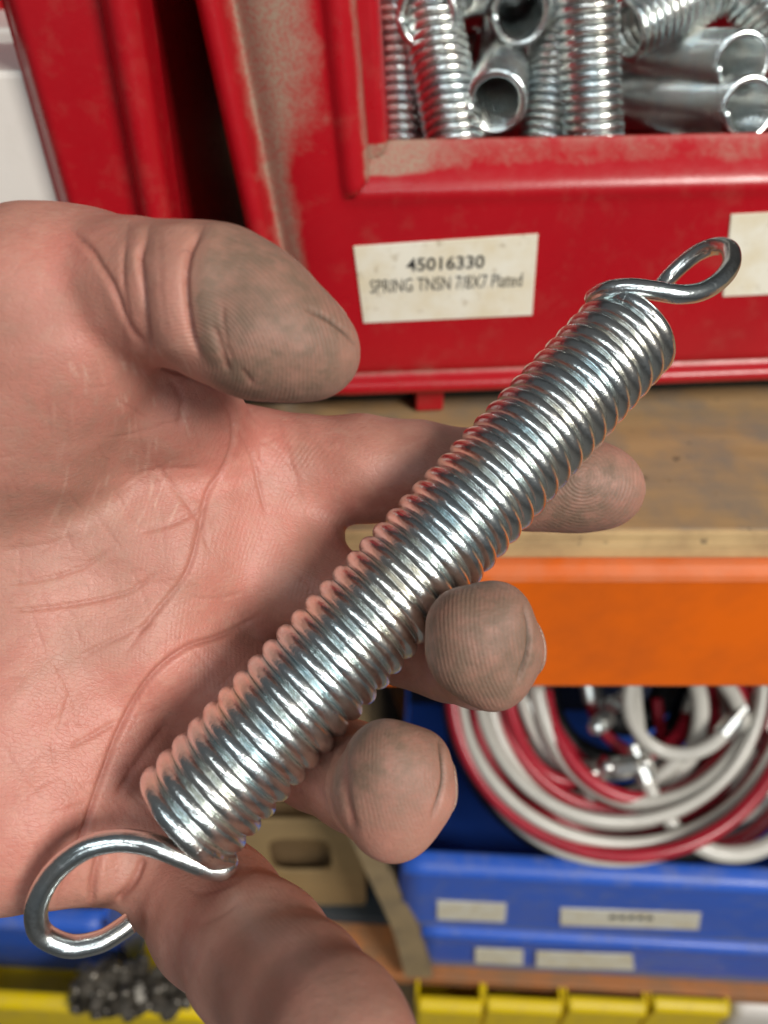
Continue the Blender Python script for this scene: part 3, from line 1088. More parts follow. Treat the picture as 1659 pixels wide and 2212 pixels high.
# (polyline, half width px, depth mm, nearest depth, farthest depth)
CR = [
    ([(437, 500), (412, 545), (402, 590), (402, 645), (410, 715), (426, 772)], 6, 1.15, 0, 150),
    ([(312, 520), (302, 556), (309, 610), (314, 660), (318, 715), (327, 765)], 5.5, 1.0, 0, 150),
    ([(268, 522), (262, 580), (272, 645), (285, 700)], 6, .22, 0, 150),
    ([(350, 505), (352, 580), (356, 650), (362, 740)], 6, .08, 0, 150),
    ([(140, 490), (190, 534), (212, 570), (240, 615), (272, 690), (318, 762)], 7, .5, 0, 155),
    ([(458, 700), (474, 745), (490, 812)], 6, .5, 0, 150),
    ([(480, 655), (482, 720), (500, 790)], 5, .28, 0, 150),
    ([(520, 800), (545, 838)], 5, .35, 0, 150),
    ([(660, 664), (705, 682), (748, 712), (780, 742)], 5, .55, 0, 150),
    ([(328, 778), (372, 800), (420, 812), (470, 838)], 8, .8, 140, 190),
    ([(360, 812), (392, 862), (384, 930)], 8, .3, 140, 190),
    ([(478, 858), (502, 905), (504, 960), (482, 1015), (448, 1065), (432, 1140), (402, 1240), (330, 1330), (262, 1420)], 6.0, .5, 140, 190),
    ([(516, 925), (546, 985), (560, 1050), (575, 1110)], 4.5, .3, 140, 190),
    ([(600, 905), (618, 960), (640, 1040), (660, 1100)], 6, .2, 140, 190),
    ([(0, 1320), (100, 1313), (200, 1298), (285, 1275), (345, 1230)], 4.5, .4, 130, 190),
    ([(0, 1262), (100, 1250), (185, 1222), (240, 1180)], 4.5, .3, 130, 190),
    ([(0, 1192), (100, 1178), (200, 1150)], 9, .22, 130, 190),
    ([(170, 1420), (260, 1375), (340, 1340)], 6, .28, 130, 190),
    ([(150, 1614), (205, 1585), (255, 1556)], 6, .35, 130, 190),
    ([(250, 1720), (300, 1640), (360, 1560)], 8, .4, 130, 190),
    ([(560, 1330), (480, 1372), (400, 1400), (325, 1462), (262, 1564), (216, 1684), (184, 1779), (142, 1900), (118, 1960)], 6.2, .9, 130, 195),
    ([(330, 1000), (420, 1110), (452, 1190)], 6, .25, 130, 190),
    ([(250, 1060), (320, 1020), (440, 1012)], 6, .22, 130, 190),
    ([(300, 1150), (380, 1128), (450, 1090)], 6, .3, 130, 190),
    ([(196, 1955), (205, 1880), (232, 1800)], 8, .9, 130, 195),
    ([(312, 1850), (288, 1905), (248, 1952)], 8, 1.0, 130, 195),
    ([(395, 1905), (430, 1925), (500, 1905), (555, 1870)], 6, .15, 110, 170),
    ([(400, 1990), (450, 1990), (520, 1945)], 6, .10, 110, 170),
    ([(742, 1570), (738, 1640), (748, 1720), (770, 1800)], 9, .55, 120, 175),
    ([(952, 1575), (960, 1671), (950, 1720), (930, 1775)], 5, .6, 110, 150),
    ([(1128, 1300), (1142, 1350), (1140, 1410), (1118, 1478)], 4.5, .75, 110, 155),
]
for P, w, dm, n0, n1 in CR:
    d, t = polydist(P)
    ok = ((dep > n0) & (dep < n1)) * front
    e = np.clip(np.minimum(t, 1 - t) / .12, 0.15, 1)
    gI = np.exp(-(d / w) ** 2) * ok * e
    disp += -dm * gI + (.12 if w > 6.2 else 0.0) * dm * np.exp(-((d - 2.3 * w) / (1.5 * w)) ** 2) * ok * e
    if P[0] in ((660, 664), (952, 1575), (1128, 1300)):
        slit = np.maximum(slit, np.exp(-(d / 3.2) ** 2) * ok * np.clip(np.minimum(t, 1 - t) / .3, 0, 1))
    else:
        crease = np.maximum(crease, gI * min(1, dm * 1.3))
# the flesh swells between the thumb's creases
tz = (dep < 150) * front * ss(470, 500, py) * (1 - ss(750, 800, py))
xc = 402 + 18 * ((py - 640) / 130) ** 2
xb = 309 + 8 * ((py - 640) / 130) ** 2
q_ = np.clip((px - xb) / (xc - xb), 0, 1)
disp += .75 * np.sin(np.pi * q_) ** .8 * tz
q_ = np.clip((px - (xb - 46)) / 46, 0, 1)
disp += .40 * np.sin(np.pi * q_) ** .8 * tz
disp += .45 * np.exp(-((px - xc - 38) / 26) ** 2) * tz * (px > xc)
# soft unevenness of flesh
def wob(f, a, sd):
    r = np.random.default_rng(sd)
    o = np.zeros(nv)
    for _ in range(10):
        k = r.normal(size=3); k *= f / np.linalg.norm(k)
        o += np.sin(co @ k + r.uniform(0, 6.28))
    return a * o / 10 ** .5
disp += wob(.13, .40, 3) + wob(.36, .10, 4) + wob(1.1, .03, 5)
# many short fine lines in the palm (real shallow furrows)
rl = np.random.default_rng(12)
for k in range(110):
    x0, y0 = rl.uniform(-20, 600), rl.uniform(820, 1800)
    if k % 2: an = rl.normal(1.15, .3)
    else: an = rl.normal(-.35, .3)
    ln = rl.uniform(40, 170)
    P = [(x0, y0), (x0 + .5 * ln * math.cos(an) + rl.normal(0, 5), y0 + .5 * ln * math.sin(an) + rl.normal(0, 5)), (x0 + ln * math.cos(an), y0 + ln * math.sin(an))]
    d, t = polydist(P)
    e = np.clip(np.minimum(t, 1 - t) / .3, 0, 1)
    gI = np.exp(-(d / 3.6) ** 2) * ((dep > 126) & (dep < 190)) * front * e
    disp -= rl.uniform(.04, .15) * gI
    crease = np.maximum(crease, .28 * gI)
for k in range(60):                          # pale dry scratches over the ball of the thumb
    x0, y0 = rl.normal(250, 70), rl.uniform(740, 1120)
    an = 1.15 + .9 * (y0 - 740) / 380 + rl.normal(0, .1); ln = rl.uniform(25, 90)
    d, t = polydist([(x0, y0), (x0 + ln * math.cos(an), y0 + ln * math.sin(an))])
    dry = np.maximum(dry, rl.uniform(.3, 1) * np.exp(-(d / 2.6) ** 2) * (dep < 165) * front * np.clip(np.minimum(t, 1 - t) / .3, 0, 1))
co2 = co + no * disp[:, None]

blob = lambda x, y, d, r: np.exp(-np.sum((co - camp(x, y, d)) ** 2, 1) / r ** 2)
clip1 = lambda a: np.clip(a, 0, 1)
dirt = 1.1 * blob(600, 790, 120, 14) + .65 * blob(490, 760, 120, 10) + .6 * blob(480, 570, 120, 10) + .5 * blob(560, 660, 115, 13)
dirt *= .10 + .90 * ss(-14, 50, px - 402 - 18 * ((py - 640) / 130) ** 2)     # the grime begins at the thumb's joint
dirt += .8 * blob(1290, 1060, 172, 16) + .55 * blob(1180, 1060, 173, 14)
dirt += .95 * blob(1020, 1410, 130, 15) + .55 * blob(1040, 1310, 136, 10) + .55 * blob(880, 1470, 165, 12) + .4 * blob(1100, 1450, 136, 9)
dirt += .6 * blob(790, 1640, 132, 11) + .5 * blob(840, 1650, 124, 14)
dirt += .16 * blob(120, 800, 128, 20) + .12 * blob(40, 950, 130, 22) + .38 * blob(30, 1080, 143, 13) + .22 * blob(300, 900, 150, 15) + .18 * blob(260, 1180, 150, 16)
dirt += .45 * blob(780, 2260, 104, 14) + .25 * blob(560, 2000, 120, 18)
dirt = clip1(dirt)
pink = .85 * blob(190, 545, 126, 7) + .9 * blob(160, 800, 128, 22) + .55 * blob(470, 930, 158, 15) + .95 * blob(560, 1120, 165, 17)
pink += .6 * blob(640, 1010, 170, 15) + .5 * blob(430, 1330, 157, 20) + .45 * blob(120, 1600, 142, 22) + .35 * blob(230, 1450, 150, 18) + .4 * blob(850, 1760, 125, 12)
pink += .5 * blob(60, 1850, 140, 16)
pink = clip1(pink)


def ridge_field(cx, cy, lam, ref):
    """arcs about a picture point, spaced lam px (a fingertip's print)"""
    return 2 * np.pi * np.hypot(px - cx, (py - cy)) / lam


phase = 2 * np.pi * np.hypot(px - 1050, (py - 1420) * .8) / 9.5
rmask = .30 * front * (px > 150) * np.exp(-((px - 560) / 330.0) ** 2)
for (x, y, d, r), (cx_, cy_), lam, amp in (((585, 745, 120, 13.5), (395, 800), 9.5, 1.0), ((1300, 1060, 171, 13), (1262, 1030), 8.0, .7),
                                           ((1030, 1400, 131, 13), (1420, 1330), 9.5, .62), ((850, 1690, 123, 12), (1290, 1650), 9.5, .35)):
    m = clip1(1.35 * blob(x, y, d, r)) * front
    sel = m > rmask
    phase[sel] = ridge_field(cx_, cy_, lam, None)[sel]
    rmask[sel] = (m * amp)[sel]

org = to_world(camp(200, 1250, 165))
Vw = to_world(co2) - org
hm.vertices.foreach_set('co', Vw.astype(np.float32).ravel())
hm.update()
for nme, a in (('dirt', dirt), ('pink', pink), ('ridge_phase', phase), ('ridge', rmask), ('crease', clip1(crease)), ('slit', clip1(slit)), ('dry', clip1(dry))):
    set_attr(hm, nme, a)
hand = obj('person', hm, M_SKIN, smooth=True)
hand.location = org
tag(hand, 'bare left hand with grimy fingertips, palm towards us, holding the long plated spring', 'person')

# fingernails lifted off the skin beneath them
Qn = np.empty(len(hm.loops), np.int32); hm.loops.foreach_get('vertex_index', Qn); Qn = Qn.reshape(-1, 4)


def nail(center, nrm, axis, half_w, half_l):
    n_ = np.array(nrm, float); n_ /= np.linalg.norm(n_)
    a_ = np.array(axis, float); a_ -= (a_ @ n_) * n_; a_ /= np.linalg.norm(a_)
    w_ = np.cross(a_, n_)
    r = co - center
    u_, v_ = r @ w_, r @ a_
    ins = ((np.abs(u_) / half_w) ** 3 + (np.abs(v_) / half_l) ** 3 < 1) & ((no @ n_) > .15) & (np.abs(r @ n_) < 9)
    fm = ins[Qn].all(1)
    if not fm.any(): return
    q = Qn[fm]
    uq, inv = np.unique(q, return_inverse=True)
    inv = inv.reshape(q.shape)
    e = 1 - ((np.abs(u_[uq]) / half_w) ** 3 + (np.abs(v_[uq]) / half_l) ** 3)
    off = .02 + .22 * np.clip(e * 3, 0, 1)
    P = co2[uq] - disp[uq][:, None] * no[uq] * .8 + no[uq] * off[:, None]
    me = mesh_np('fingernail', to_world(P) - org, inv)
    o = obj('fingernail', me, M_NAIL, hand, smooth=True)
    md = o.modifiers.new('t', 'SOLIDIFY'); md.thickness = .0005; md.offset = -1


nail(camp(665, 690, 131), (.45, .62, -.64), camp(690, 758, 126) - camp(560, 690, 126), 7.0, 7.5)
nail(camp(1128, 1395, 143), (.94, -.10, -.33), (-.05, .15, 1), 5.2, 6.5)
nail(camp(938, 1690, 138), (.93, -.10, -.38), (.1, .1, 1), 5.0, 6.5)
nail(camp(1330, 1055, 189), (.25, .1, -.96), (1, -.1, .0), 6.5, 7.0)

# ================================================================== lower shelf
def lower_frame(px, py, y, yaw):
    r = ray(px, py); t = y / r.y
    p = Vector((0, 0, CAM_Z)) + r * t
    c, s = math.cos(yaw), math.sin(yaw)
    return Matrix(((c, -s, 0, p.x), (s, c, 0, p.y), (0, 0, 1, p.z), (0, 0, 0, 1)))


def plane_uv(M, px, py, y=0.0):
    I = M.inverted()
    d = I.to_3x3() @ ray(px, py); o = I @ Vector((0, 0, CAM_Z))
    t = (y - o.y) / d.y
    p = o + d * t
    return p.x, p.z


LYAW = math.radians(-3.0)
LM = lower_frame(1300, 2136, .30, LYAW)      # front top edge of the lower board
ls = empty('shelf_board', M=LM)
tag(ls, 'brown orange lower shelf board under the blue bins', 'shelf')
obj('board', box_mesh('board', -1.2, 1.2, .0, .6, -.018, 0, .002, 2), wood('lower_board', (.50, .19, .06), (.40, .15, .05), (.30, .16, .08), 5, 60), ls)


def hopper_bin(name, M, w, h, depth, mat, label, group, lip=.008, taper=.006, back_h=None, back_mat=None):
    """open bin: front at local y=0, left edge x=0, floor at z=0"""
    o = empty(name, M=M)
    tag(o, label, 'storage bin', group)
    back_h = back_h or h * 1.35
    # front wall swept from a profile with a rolled lip
    pr = [(.006, h), (.003, h + .001), (lip * -.6, h - .001), (-lip, h - .006), (lip * -.6, h - .012), (0, h - .018), (taper * .3, h * .5), (taper, .004), (taper + .004, 0)]
    pr = catmull(np.array([(a, b, 0) for a, b in pr]), 4)[:, :2]
    xs = np.linspace(0, w, 24)
    V, Fc, Du = [], [], []
    for x in xs:
        for a, b in pr:
            V.append((x, a, b)); Du.append(.25 + .55 * (b < .012))
    n = len(pr)
    for i in range(len(xs) - 1):
        for j in range(n - 1):
            Fc.append((i * n + j, i * n + j + 1, (i + 1) * n + j + 1, (i + 1) * n + j))
    me = mesh_np('front_panel', V, Fc); set_attr(me, 'dust', Du)
    f = obj('front_panel', me, mat, o, smooth=True)
    md = f.modifiers.new('t', 'SOLIDIFY'); md.thickness = .003; md.offset = 1
    slab('side_wall', [(0, .004, .002), (0, .001, h), (0, depth, back_h), (0, depth, .002)], (-.003, 0, 0), mat, o)
    slab('side_wall', [(w, .004, .002), (w, .001, h), (w, depth, back_h), (w, depth, .002)], (.003, 0, 0), mat, o)
    slab('back_panel', [(0, depth, 0), (w, depth, 0), (w, depth, back_h), (0, depth, back_h)], (0, .003, 0), back_mat or mat, o)
    slab('bin_floor', [(.001, taper + .005, .0), (w - .001, taper + .005, .0), (w - .001, depth - .001, .0), (.001, depth - .001, .0)], (0, 0, .003), mat, o)
    return o


def bin_label(b, M, c, y, lab=None, lines=0):
    pts = [plane_uv(M, *p, y) for p in c]
    k = label_card(b, *pts, None, y, .0012)
    if lab: k['label'] = lab
    return k


def place(px, py, y, yaw=LYAW):
    return lower_frame(px, py, y, yaw)


# lower blue bin, then the big blue bin with the hoses standing on it
b1M = LM @ Matrix.Translation((plane_uv(LM, 905, 2100, .012)[0], .013, .0006))
hb1 = plane_uv(b1M, 1200, 2022, 0)[1]
blue1 = hopper_bin('storage_bin', b1M, .40, hb1, .25, M_BLUE, 'blue plastic bin on the brown shelf board, below the bin of hoses', 'blue storage bins', back_h=hb1, lip=.003, taper=.002)
b2M = LM @ Matrix.Translation((plane_uv(LM, 868, 1990, .012)[0], .012, hb1 + .0022))
hb2 = plane_uv(b2M, 1200, 1872, 0)[1]
blue2 = hopper_bin('storage_bin', b2M, .42, hb2, .26, M_BLUE, 'large blue plastic bin overflowing with red and white hoses', 'blue storage bins', back_h=hb2 + .10, back_mat=M_BLACK)  # back panel is black in place of shade inside the bin
bin_label(blue2, b2M, ((944, 1984), (1091, 1990), (1094, 1950), (944, 1943)), -.0005, 'short blank white label')
bin_label(blue2, b2M, ((1210, 1997), (1508, 2006), (1514, 1970), (1210, 1960)), -.0005, 'long white label with faint print')
for k in range(5):                            # faint print on the long label
    u0, v0 = plane_uv(b2M, 1318 + 20 * k, 1983 + .5 * k, -.003)
    p = obj('print', box_mesh('print', u0, u0 + .005, -.0026, -.0020, v0 - .003, v0 + .003), M_INK, blue2)
bin_label(blue1, b1M, ((1026, 2078), (1130, 2083), (1130, 2050), (1026, 2046)), -.0045)
bin_label(blue1, b1M, ((1158, 2087), (1370, 2094), (1366, 2060), (1158, 2053)), -.0045)

# hoses coiled over the big bin
def hose(center, rx, ry, a0, a1, n_w, d, r, mat, fer, label, tiltx=0.0, seed=0):
    r_ = np.random.default_rng(seed)
    a = np.linspace(math.radians(a0), math.radians(a1), max(60, int(abs(a1 - a0) / 5)))
    w1, w2 = r_.uniform(0, 6, 2)
    pts = []
    for t in a:
        k = 1 + .05 * math.sin(1.7 * t + w1)
        x = center[0] + rx * k * math.cos(t)
        y = center[1] + ry * k * math.sin(t)
        dd = d + tiltx * math.sin(t) + .005 * math.sin(2.3 * t + w2)
        pts.append(to_world(camp(x, y, dd * 1000)))
    pts = np.array(pts)
    o = empty('hose', loc=pts[0])
    tag(o, label, 'hose', 'hoses heaped in the blue bin')
    V, Fc = tube_np(pts - pts[0], r, 12)
    obj('tube', mesh_np('tube', V, Fc), mat, o, smooth=True)
    if fer:
        for e, s in ((0, 1), (-1, -1)):
            q = pts[e] - pts[0]; dr = pts[e] - pts[e + s]; dr /= np.linalg.norm(dr)
            P = np.array([q - dr * .004, q + dr * .012, q + dr * .0125, q + dr * .024])
            V, Fc = tube_np(P, np.array([r * 1.28, r * 1.28, r * .8, r * .8]), 10)
            obj('ferrule', mesh_np('ferrule', V, Fc), M_STEEL, o, smooth=False)
    return o


HS = [
    ((1335, 1510), 352, 352, 185, -12, .640, .0062, 'r', 0, 'outermost red hose drooping lowest over the blue bin front', -.035),
    ((1340, 1500), 330, 330, 190, -5, .662, .0068, 'w', 0, 'white hose curving just inside the outermost red hose', -.03),
    ((1330, 1490), 308, 322, 186, -20, .636, .0060, 'r', 0, 'red hose, second of the big outer curves', -.03),
    ((1350, 1480), 285, 310, 188, 0, .655, .0070, 'w', 0, 'white hose, second pale curve from outside', -.03),
    ((1310, 1470), 262, 300, 186, 8, .640, .0055, 'r', 0, 'dark red hose between the pale curves', -.02),
    ((1400, 1450), 235, 300, 175, -25, .630, .0078, 'w', 0, 'thick white hose sweeping low through the middle', -.03),
    ((1255, 1440), 205, 225, 186, 70, .618, .0080, 'w', 0, 'white hose swinging down left of the steel fittings', -.01),
    ((1240, 1410), 150, 270, 190, 60, .628, .0062, 'r', 0, 'red hose hanging down the left side inside the coils', -.01),
    ((1330, 1440), 185, 240, 150, 20, .650, .0060, 'w', 1, 'short white hose with bright steel ends', -.01),
    ((1180, 1560), 330, 260, 60, -40, .612, .0078, 'w', 0, 'white hose rising steeply right of the middle', .02),
    ((1215, 1560), 345, 280, 62, -40, .618, .0056, 'r', 0, 'red hose rising steeply beside the white one', .02),
    ((1250, 1580), 370, 250, 60, -40, .626, .0070, 'w', 0, 'grey white hose rising at the right', .02),
    ((1560, 1480), 200, 330, 130, 40, .634, .0060, 'r', 0, 'red hose crossing at the right edge', -.02),
    ((1600, 1500), 230, 340, 150, 60, .648, .0072, 'w', 1, 'white hose with a steel end at the right edge', -.02),
    ((1380, 1480), 110, 150, 170, 20, .66, .0058, 'r', 1, 'small inner loop of red hose with steel ends', -.01),
    ((1480, 1500), 120, 130, 200, 40, .665, .0062, 'w', 1, 'small inner loop of white hose with steel ends', -.01),
    ((1325, 1525), 335, 318, 150, 20, .632, .0060, 'w', 0, 'white hose lying right on top of the outermost red one', -.04),
    ((1300, 1500), 318, 300, 180, 10, .628, .0062, 'r', 0, 'red hose lying across the pale outer curves', -.02),
    ((1380, 1490), 300, 345, 150, 15, .626, .0058, 'r', 0, 'red hose running beside the thick white hose', -.03),
    ((1420, 1500), 290, 320, 140, 0, .622, .0068, 'w', 0, 'pale hose climbing to the right edge', -.03),
    ((1290, 1470), 240, 250, 185, 40, .645, .0066, 'w', 0, 'white hose inside the dark red one at the left', -.01),
    ((1500, 1400), 90, 330, 160, 60, .64, .0056, 'r', 0, 'red hose hanging straight down under the beam', 0),
    ((1440, 1400), 70, 300, 170, 60, .648, .0066, 'w', 0, 'white hose hanging straight down under the beam', 0),
    ((1330, 1520), 350, 318, 200, -20, .700, .0160, 'b', 0, 'thick black loop added as shade at the bottom of the blue bin', -.01),  # black loops added to make the inside of the bin dark
    ((1330, 1500), 300, 290, 200, -20, .690, .0105, 'b', 0, 'black loop added as shade behind the red and white coils, largest', -.01),
    ((1330, 1480), 230, 230, 200, -20, .695, .0110, 'b', 0, 'black loop added as shade behind the coils, middle size', -.01),
    ((1340, 1470), 160, 170, 200, -20, .695, .0110, 'b', 0, 'black loop added as shade behind the coils, smallest', -.01),
    ((1360, 1440), 90, 120, 200, -20, .695, .0110, 'b', 0, 'black loop added as shade in the middle of the coils', -.01),
]
EX = ['thin hose of the other colour hugging the outermost red hose', 'thin red hose hugging the first white curve', 'thin white hose hugging the second red curve',
      'thin red hose hugging the second pale curve', 'thin white hose hugging the dark red hose', 'thin red hose riding on the thick white sweep',
      'thin red hose beside the white hose left of the fittings', 'thin white hose beside the red one at the left side', 'thin red hose beside the short white hose with steel ends',
      'thin red hose left of the steep white riser', 'thin white hose left of the steep red riser', 'thin red hose beside the grey white riser at the right',
      'thin white hose beside the red one at the right edge']
HS = [(c, rx, ry, a0, a1, d, r * (.86 if k != 'b' else 1), k, fer, lab, tl) for c, rx, ry, a0, a1, d, r, k, fer, lab, tl in HS]
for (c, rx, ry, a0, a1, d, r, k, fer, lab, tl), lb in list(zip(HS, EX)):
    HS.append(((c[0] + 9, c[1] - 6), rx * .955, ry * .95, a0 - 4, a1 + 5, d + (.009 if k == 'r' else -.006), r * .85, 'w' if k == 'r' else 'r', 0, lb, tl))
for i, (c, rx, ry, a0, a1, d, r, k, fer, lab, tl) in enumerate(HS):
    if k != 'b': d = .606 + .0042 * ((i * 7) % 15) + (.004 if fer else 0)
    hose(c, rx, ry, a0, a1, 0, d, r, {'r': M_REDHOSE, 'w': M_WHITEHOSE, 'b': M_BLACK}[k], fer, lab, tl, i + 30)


def fitting(c, ax_, r, l, label, group, mat=M_STEEL):
    """threaded pipe nipple: hexagon collar between two round necks"""
    a_ = Vector(ax_).normalized()
    o = empty('pipe_fitting', M=Matrix.LocRotScale(Vector(c), a_.to_track_quat('Z', 'Y'), None))
    tag(o, label, 'fitting', group)
    V, Fc = tube_np(np.array([(0, 0, -l * .25), (0, 0, l * .25)]), r, 6)
    obj('collar', mesh_np('collar', V, Fc), mat, o)
    for s in (-1, 1):
        P = np.array([(0, 0, s * l * .25), (0, 0, s * l * .42), (0, 0, s * l * .5)])
        V, Fc = tube_np(P, np.array([r * .72, r * .72, r * .62]), 14)
        obj('neck', mesh_np('neck', V, Fc), mat, o, smooth=True)
    return o


for i, (x, y, d, l) in enumerate(((1300, 1560, .612, 'bright steel fitting near the middle of the hose heap'), (1352, 1652, .606, 'round bright steel fitting lying on the white hoses'),
                                  (1640, 1720, .610, 'shiny steel fitting at the right edge of the hose heap'), (1275, 1705, .612, 'small steel fitting low in the hose heap'),
                                  (1330, 1520, .63, 'steel fitting just below the orange beam'), (1625, 1640, .62, 'steel fitting high at the right edge of the hose heap'))):
    fitting(W(x, y, d), (random.uniform(-1, 1), random.uniform(-.6, .6), random.uniform(-1, 1)), .0075, .036, l, 'steel fittings on the hose heap')

# cardboard box, divider, dark boxes left of the blue bins
def bx_at(name, M, pL, pR, pT, y, depth, mat, label, cat, bev=.004, group=None):
    """box whose front (plane y of M) spans picture points pL..pR, top pT, standing on z=0 of M"""
    (ua, va), (ub_, vb), (_, vt) = plane_uv(M, *pL, y), plane_uv(M, *pR, y), plane_uv(M, *pT, y)
    o = empty(name, M=M @ Matrix.Translation((ua, y, 0)))
    tag(o, label, cat, group)
    return o, ub_ - ua, vt, va


def divider():
    pts = [(764, 1770, .64), (826, 1902, .70), (876, 2010, .745), (905, 2112, .790)]
    P = [Vector(p) for p in catmull([W(*p) for p in pts], 5)]
    o = empty('divider_board', loc=P[-1])
    tag(o, 'tan upright wooden divider leaning between the carton and the blue bins', 'board')
    V, Fc = [], []
    for p, wd in zip(P, np.linspace(.010, .0135, len(P))):
        q = p - P[-1]
        for dx, dy in ((-wd, 0), (wd, 0), (wd, .20), (-wd, .20)):
            V.append((q.x + dx, q.y + dy, q.z))
    for i in range(len(P) - 1):
        for j in range(4):
            k = (j + 1) % 4
            Fc.append((i * 4 + j, (i + 1) * 4 + j, (i + 1) * 4 + k, i * 4 + k))
    n4 = 4 * len(P)
    Fc += [(0, 1, 2, 3), (n4 - 1, n4 - 2, n4 - 3, n4 - 4)]
    me = mesh_np('plank', V, Fc)
    bm = bmesh.new(); bm.from_mesh(me); bmesh.ops.recalc_face_normals(bm, faces=bm.faces); bm.to_mesh(me); bm.free()
    obj('plank', me, M_DIVIDER, o)


divider()

# grey tray under the carton
gM = LM @ Matrix.Translation((plane_uv(LM, 640, 2090, .05)[0], .05, .0006))
w_ = plane_uv(gM, 866, 2090)[0]; h_ = plane_uv(gM, 800, 2000)[1]
gb = empty('parts_tray', M=gM)
tag(gb, 'dark grey plastic tray under the cardboard carton', 'tray')
for nm, a in (('front_panel', (0, w_, 0, .004, 0, h_)), ('side_wall', (0, .004, .0045, .2, 0, h_)), ('side_wall', (w_ - .004, w_, .0045, .2, 0, h_)), ('back_panel', (.0045, w_ - .0045, .196, .2, 0, h_)), ('tray_floor', (.0045, w_ - .0045, .0045, .1955, 0, .004))):
    obj(nm, box_mesh(nm, *a, .0012, 2), M_GREYBOX, gb)
obj('rim', box_mesh('rim', -.004, w_ + .003, -.006, -.0005, h_ - .014, h_ - .002, .0015, 2), M_GREYBOX, gb)
# cardboard carton with a hand hole, resting on the tray
cM = gM @ Matrix.Translation((-.03, .012, h_ + .0006)) @ Matrix.Rotation(math.radians(3), 4, 'Z')
ua, va = plane_uv(cM, 540, 1900); ub_, vb = plane_uv(cM, 790, 1935); _, vt = plane_uv(cM, 690, 1775)
cb = empty('cardboard_carton', M=cM)
tag(cb, 'tan cardboard carton with a rounded hand hole, behind the little finger', 'carton')
hx0, hz0 = plane_uv(cM, 590, 1885); hx1, hz1 = plane_uv(cM, 712, 1812)
V0 = max(.0, min(va, vb) - .02)
V0 = 0.0


def holed_panel(x0, x1, z0, z1, hx0, hx1, hz0, hz1, th):
    """panel in the xz plane with a rounded opening, given a thickness"""
    n = 48
    cx, cz, a, b = (hx0 + hx1) / 2, (hz0 + hz1) / 2, (hx1 - hx0) / 2, (hz1 - hz0) / 2
    inn, out = [], []
    for k in range(n):
        t = 2 * math.pi * (k + .5) / n
        c, s = math.cos(t), math.sin(t)
        e = .45
        inn.append((cx + a * math.copysign(abs(c) ** e, c), cz + b * math.copysign(abs(s) ** e, s)))
        q = max(abs(c), abs(s))
        sx = (x1 - cx) if c > 0 else (cx - x0); sz = (z1 - cz) if s > 0 else (cz - z0)
        out.append((cx + sx * c / q, cz + sz * s / q))
    V = [(x, 0, z) for x, z in out] + [(x, 0, z) for x, z in inn] + [(x, th, z) for x, z in out] + [(x, th, z) for x, z in inn]
    Fc = []
    for k in range(n):
        m = (k + 1) % n
        Fc += [(k, m, n + m, n + k), (2 * n + k, 3 * n + k, 3 * n + m, 2 * n + m), (n + k, n + m, 3 * n + m, 3 * n + k), (k, 2 * n + k, 2 * n + m, m)]
    me = mesh_np('front_panel', V, Fc)
    bm = bmesh.new(); bm.from_mesh(me); bmesh.ops.recalc_face_normals(bm, faces=bm.faces); bm.to_mesh(me); bm.free()
    return me


zt_, z0_ = max(vt, .05), min(.0, 0)
obj('front_panel', holed_panel(ua, ub_, z0_, zt_, hx0, hx1, max(hz0, z0_ + .012), min(hz1, zt_ - .012), .004), M_CARDBOARD, cb)
obj('side_panel', box_mesh('side_panel', ub_ - .004, ub_, .0045, .16, z0_, zt_), M_CARDBOARD, cb)
obj('side_panel', box_mesh('side_panel', ua, ua + .004, .0045, .16, z0_, zt_), M_CARDBOARD, cb)
obj('bottom_panel', box_mesh('bottom_panel', ua + .0045, ub_ - .0045, .0045, .16, z0_, z0_ + .003), M_CARDBOARD, cb)
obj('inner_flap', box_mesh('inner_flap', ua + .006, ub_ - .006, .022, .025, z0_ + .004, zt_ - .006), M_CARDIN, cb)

# blue bin at the left under the palm
b3M = LM @ Matrix.Translation((plane_uv(LM, -330, 2150, -.02)[0], -.02, .0006))
w3 = plane_uv(b3M, 300, 2130)[0]; h3 = plane_uv(b3M, 60, 1975)[1]
hopper_bin('storage_bin', b3M, w3, h3, .22, M_BLUE, 'blue plastic bin under the palm at the lower left', 'blue storage bins')
pf = empty('pvc_cap', M=b3M @ Matrix.Translation((plane_uv(b3M, 15, 1985, .05)[0], .05, h3 - .012)))
tag(pf, 'white plastic pipe cap showing above the lower left blue bin', 'pipe cap')
V, Fc = tube_np(np.array([(0, 0, -.02), (0, 0, .010), (0, 0, .016), (0, 0, .0165)]), np.array([.024, .024, .020, .012]), 24)
obj('cap', mesh_np('cap', V, Fc), M_WHITE, pf, smooth=True)
V, Fc = tube_np(np.array([(0, 0, -.030), (0, 0, -.0205)]), np.array([.027, .027]), 24)
obj('collar', mesh_np('collar', V, Fc), M_WHITE, pf, smooth=False)

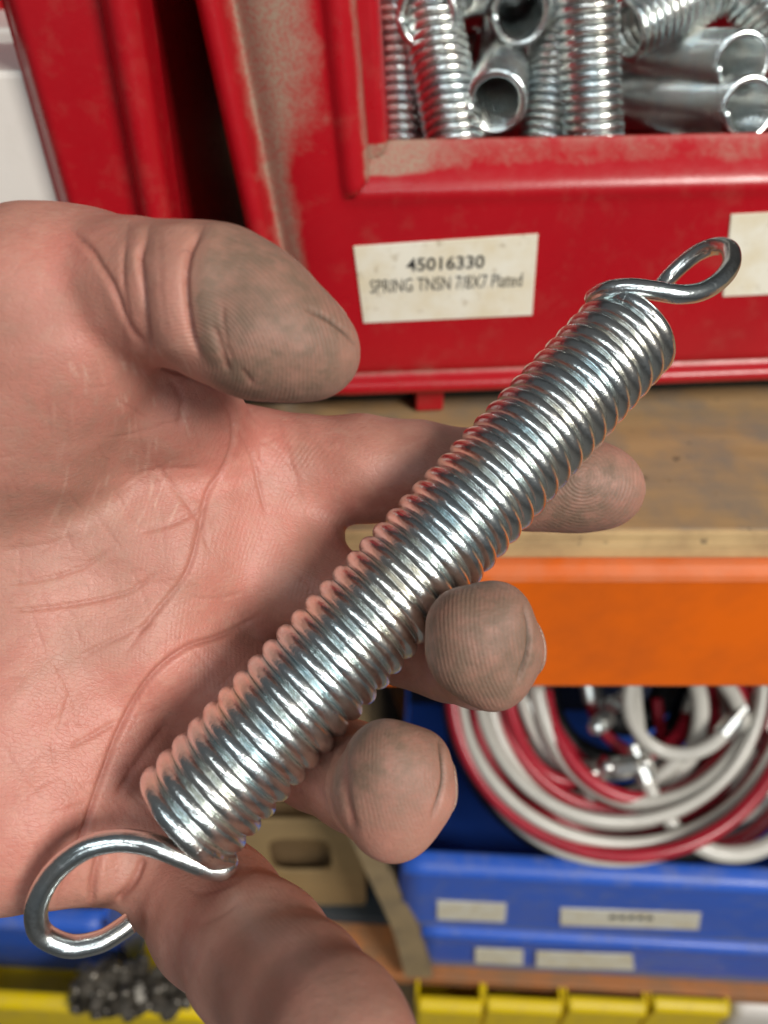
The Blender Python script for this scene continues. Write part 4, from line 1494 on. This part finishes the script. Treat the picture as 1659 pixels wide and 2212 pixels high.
# yellow bins on the bottom level
def yellow(px0, px1, py_lip, y, label, h=.10):
    M = lower_frame(px0, py_lip, y, LYAW)
    w = plane_uv(M, px1, py_lip)[0]
    M = M @ Matrix.Translation((0, 0, -h))
    return M, w, hopper_bin('storage_bin', M, w, h, .2, M_YELLOW, label, 'yellow bins on the bottom level', back_h=h * .9, lip=.003)


yM, yw, yb = yellow(-160, 440, 2150, .255, 'yellow bin full of steel fittings at the lower left')
for a, b_, l in ((905, 1040, 'narrow yellow bin, leftmost at the bottom right'), (1052, 1215, 'yellow bin second from left at the bottom right'),
                 (1228, 1400, 'yellow bin third from left at the bottom right'), (1412, 1580, 'yellow bin nearest the right edge at the bottom')):
    yellow(a, b_, 2169, .287, l)
wM = lower_frame(1592, 2190, .29, LYAW)
wo_ = empty('parts_bag', M=wM @ Matrix.Translation((0, 0, -.06)))
tag(wo_, 'white plastic parts packet beside the yellow bins at the bottom right corner', 'packet')
obj('bag', box_mesh('bag', 0, .07, 0, .05, 0, .062, .012, 4), M_WHITE, wo_, smooth=True)
# bottom board carrying the yellow bins
bb = obj('bottom_shelf', box_mesh('bottom_shelf', -1.2, 1.2, .20, .9, -.02, 0), M_DIVIDER)
zmin = min((yM.translation.z), lower_frame(905, 2182, .285, LYAW).translation.z - .10)
bb.location = (0, 0, zmin - .0305)
tag(bb, 'bottom shelf board under the yellow bins', 'shelf')

rf = random.Random(3)
zlip = (yM.translation.z + .10)
for row in range(4):
    for c in range(8):
        x = 185 + c * 31 + rf.uniform(-8, 8)
        y = 2172 - row * 24 + rf.uniform(-5, 5)
        r = ray(x, y)
        zz_ = zlip + .004 + rf.uniform(-.002, .010) + .006 * (row > 1)
        p = Vector((0, 0, CAM_Z)) + r * ((zz_ - CAM_Z) / r.z)
        if x > 405: continue
        fitting(p, (rf.uniform(-1, 1), rf.uniform(-1, 1), rf.uniform(-.6, .9)), rf.uniform(.006, .0085), rf.uniform(.020, .030), 'small galvanised steel fitting heaped in the lower left yellow bin', 'steel fittings in the yellow bin', M_DULL)
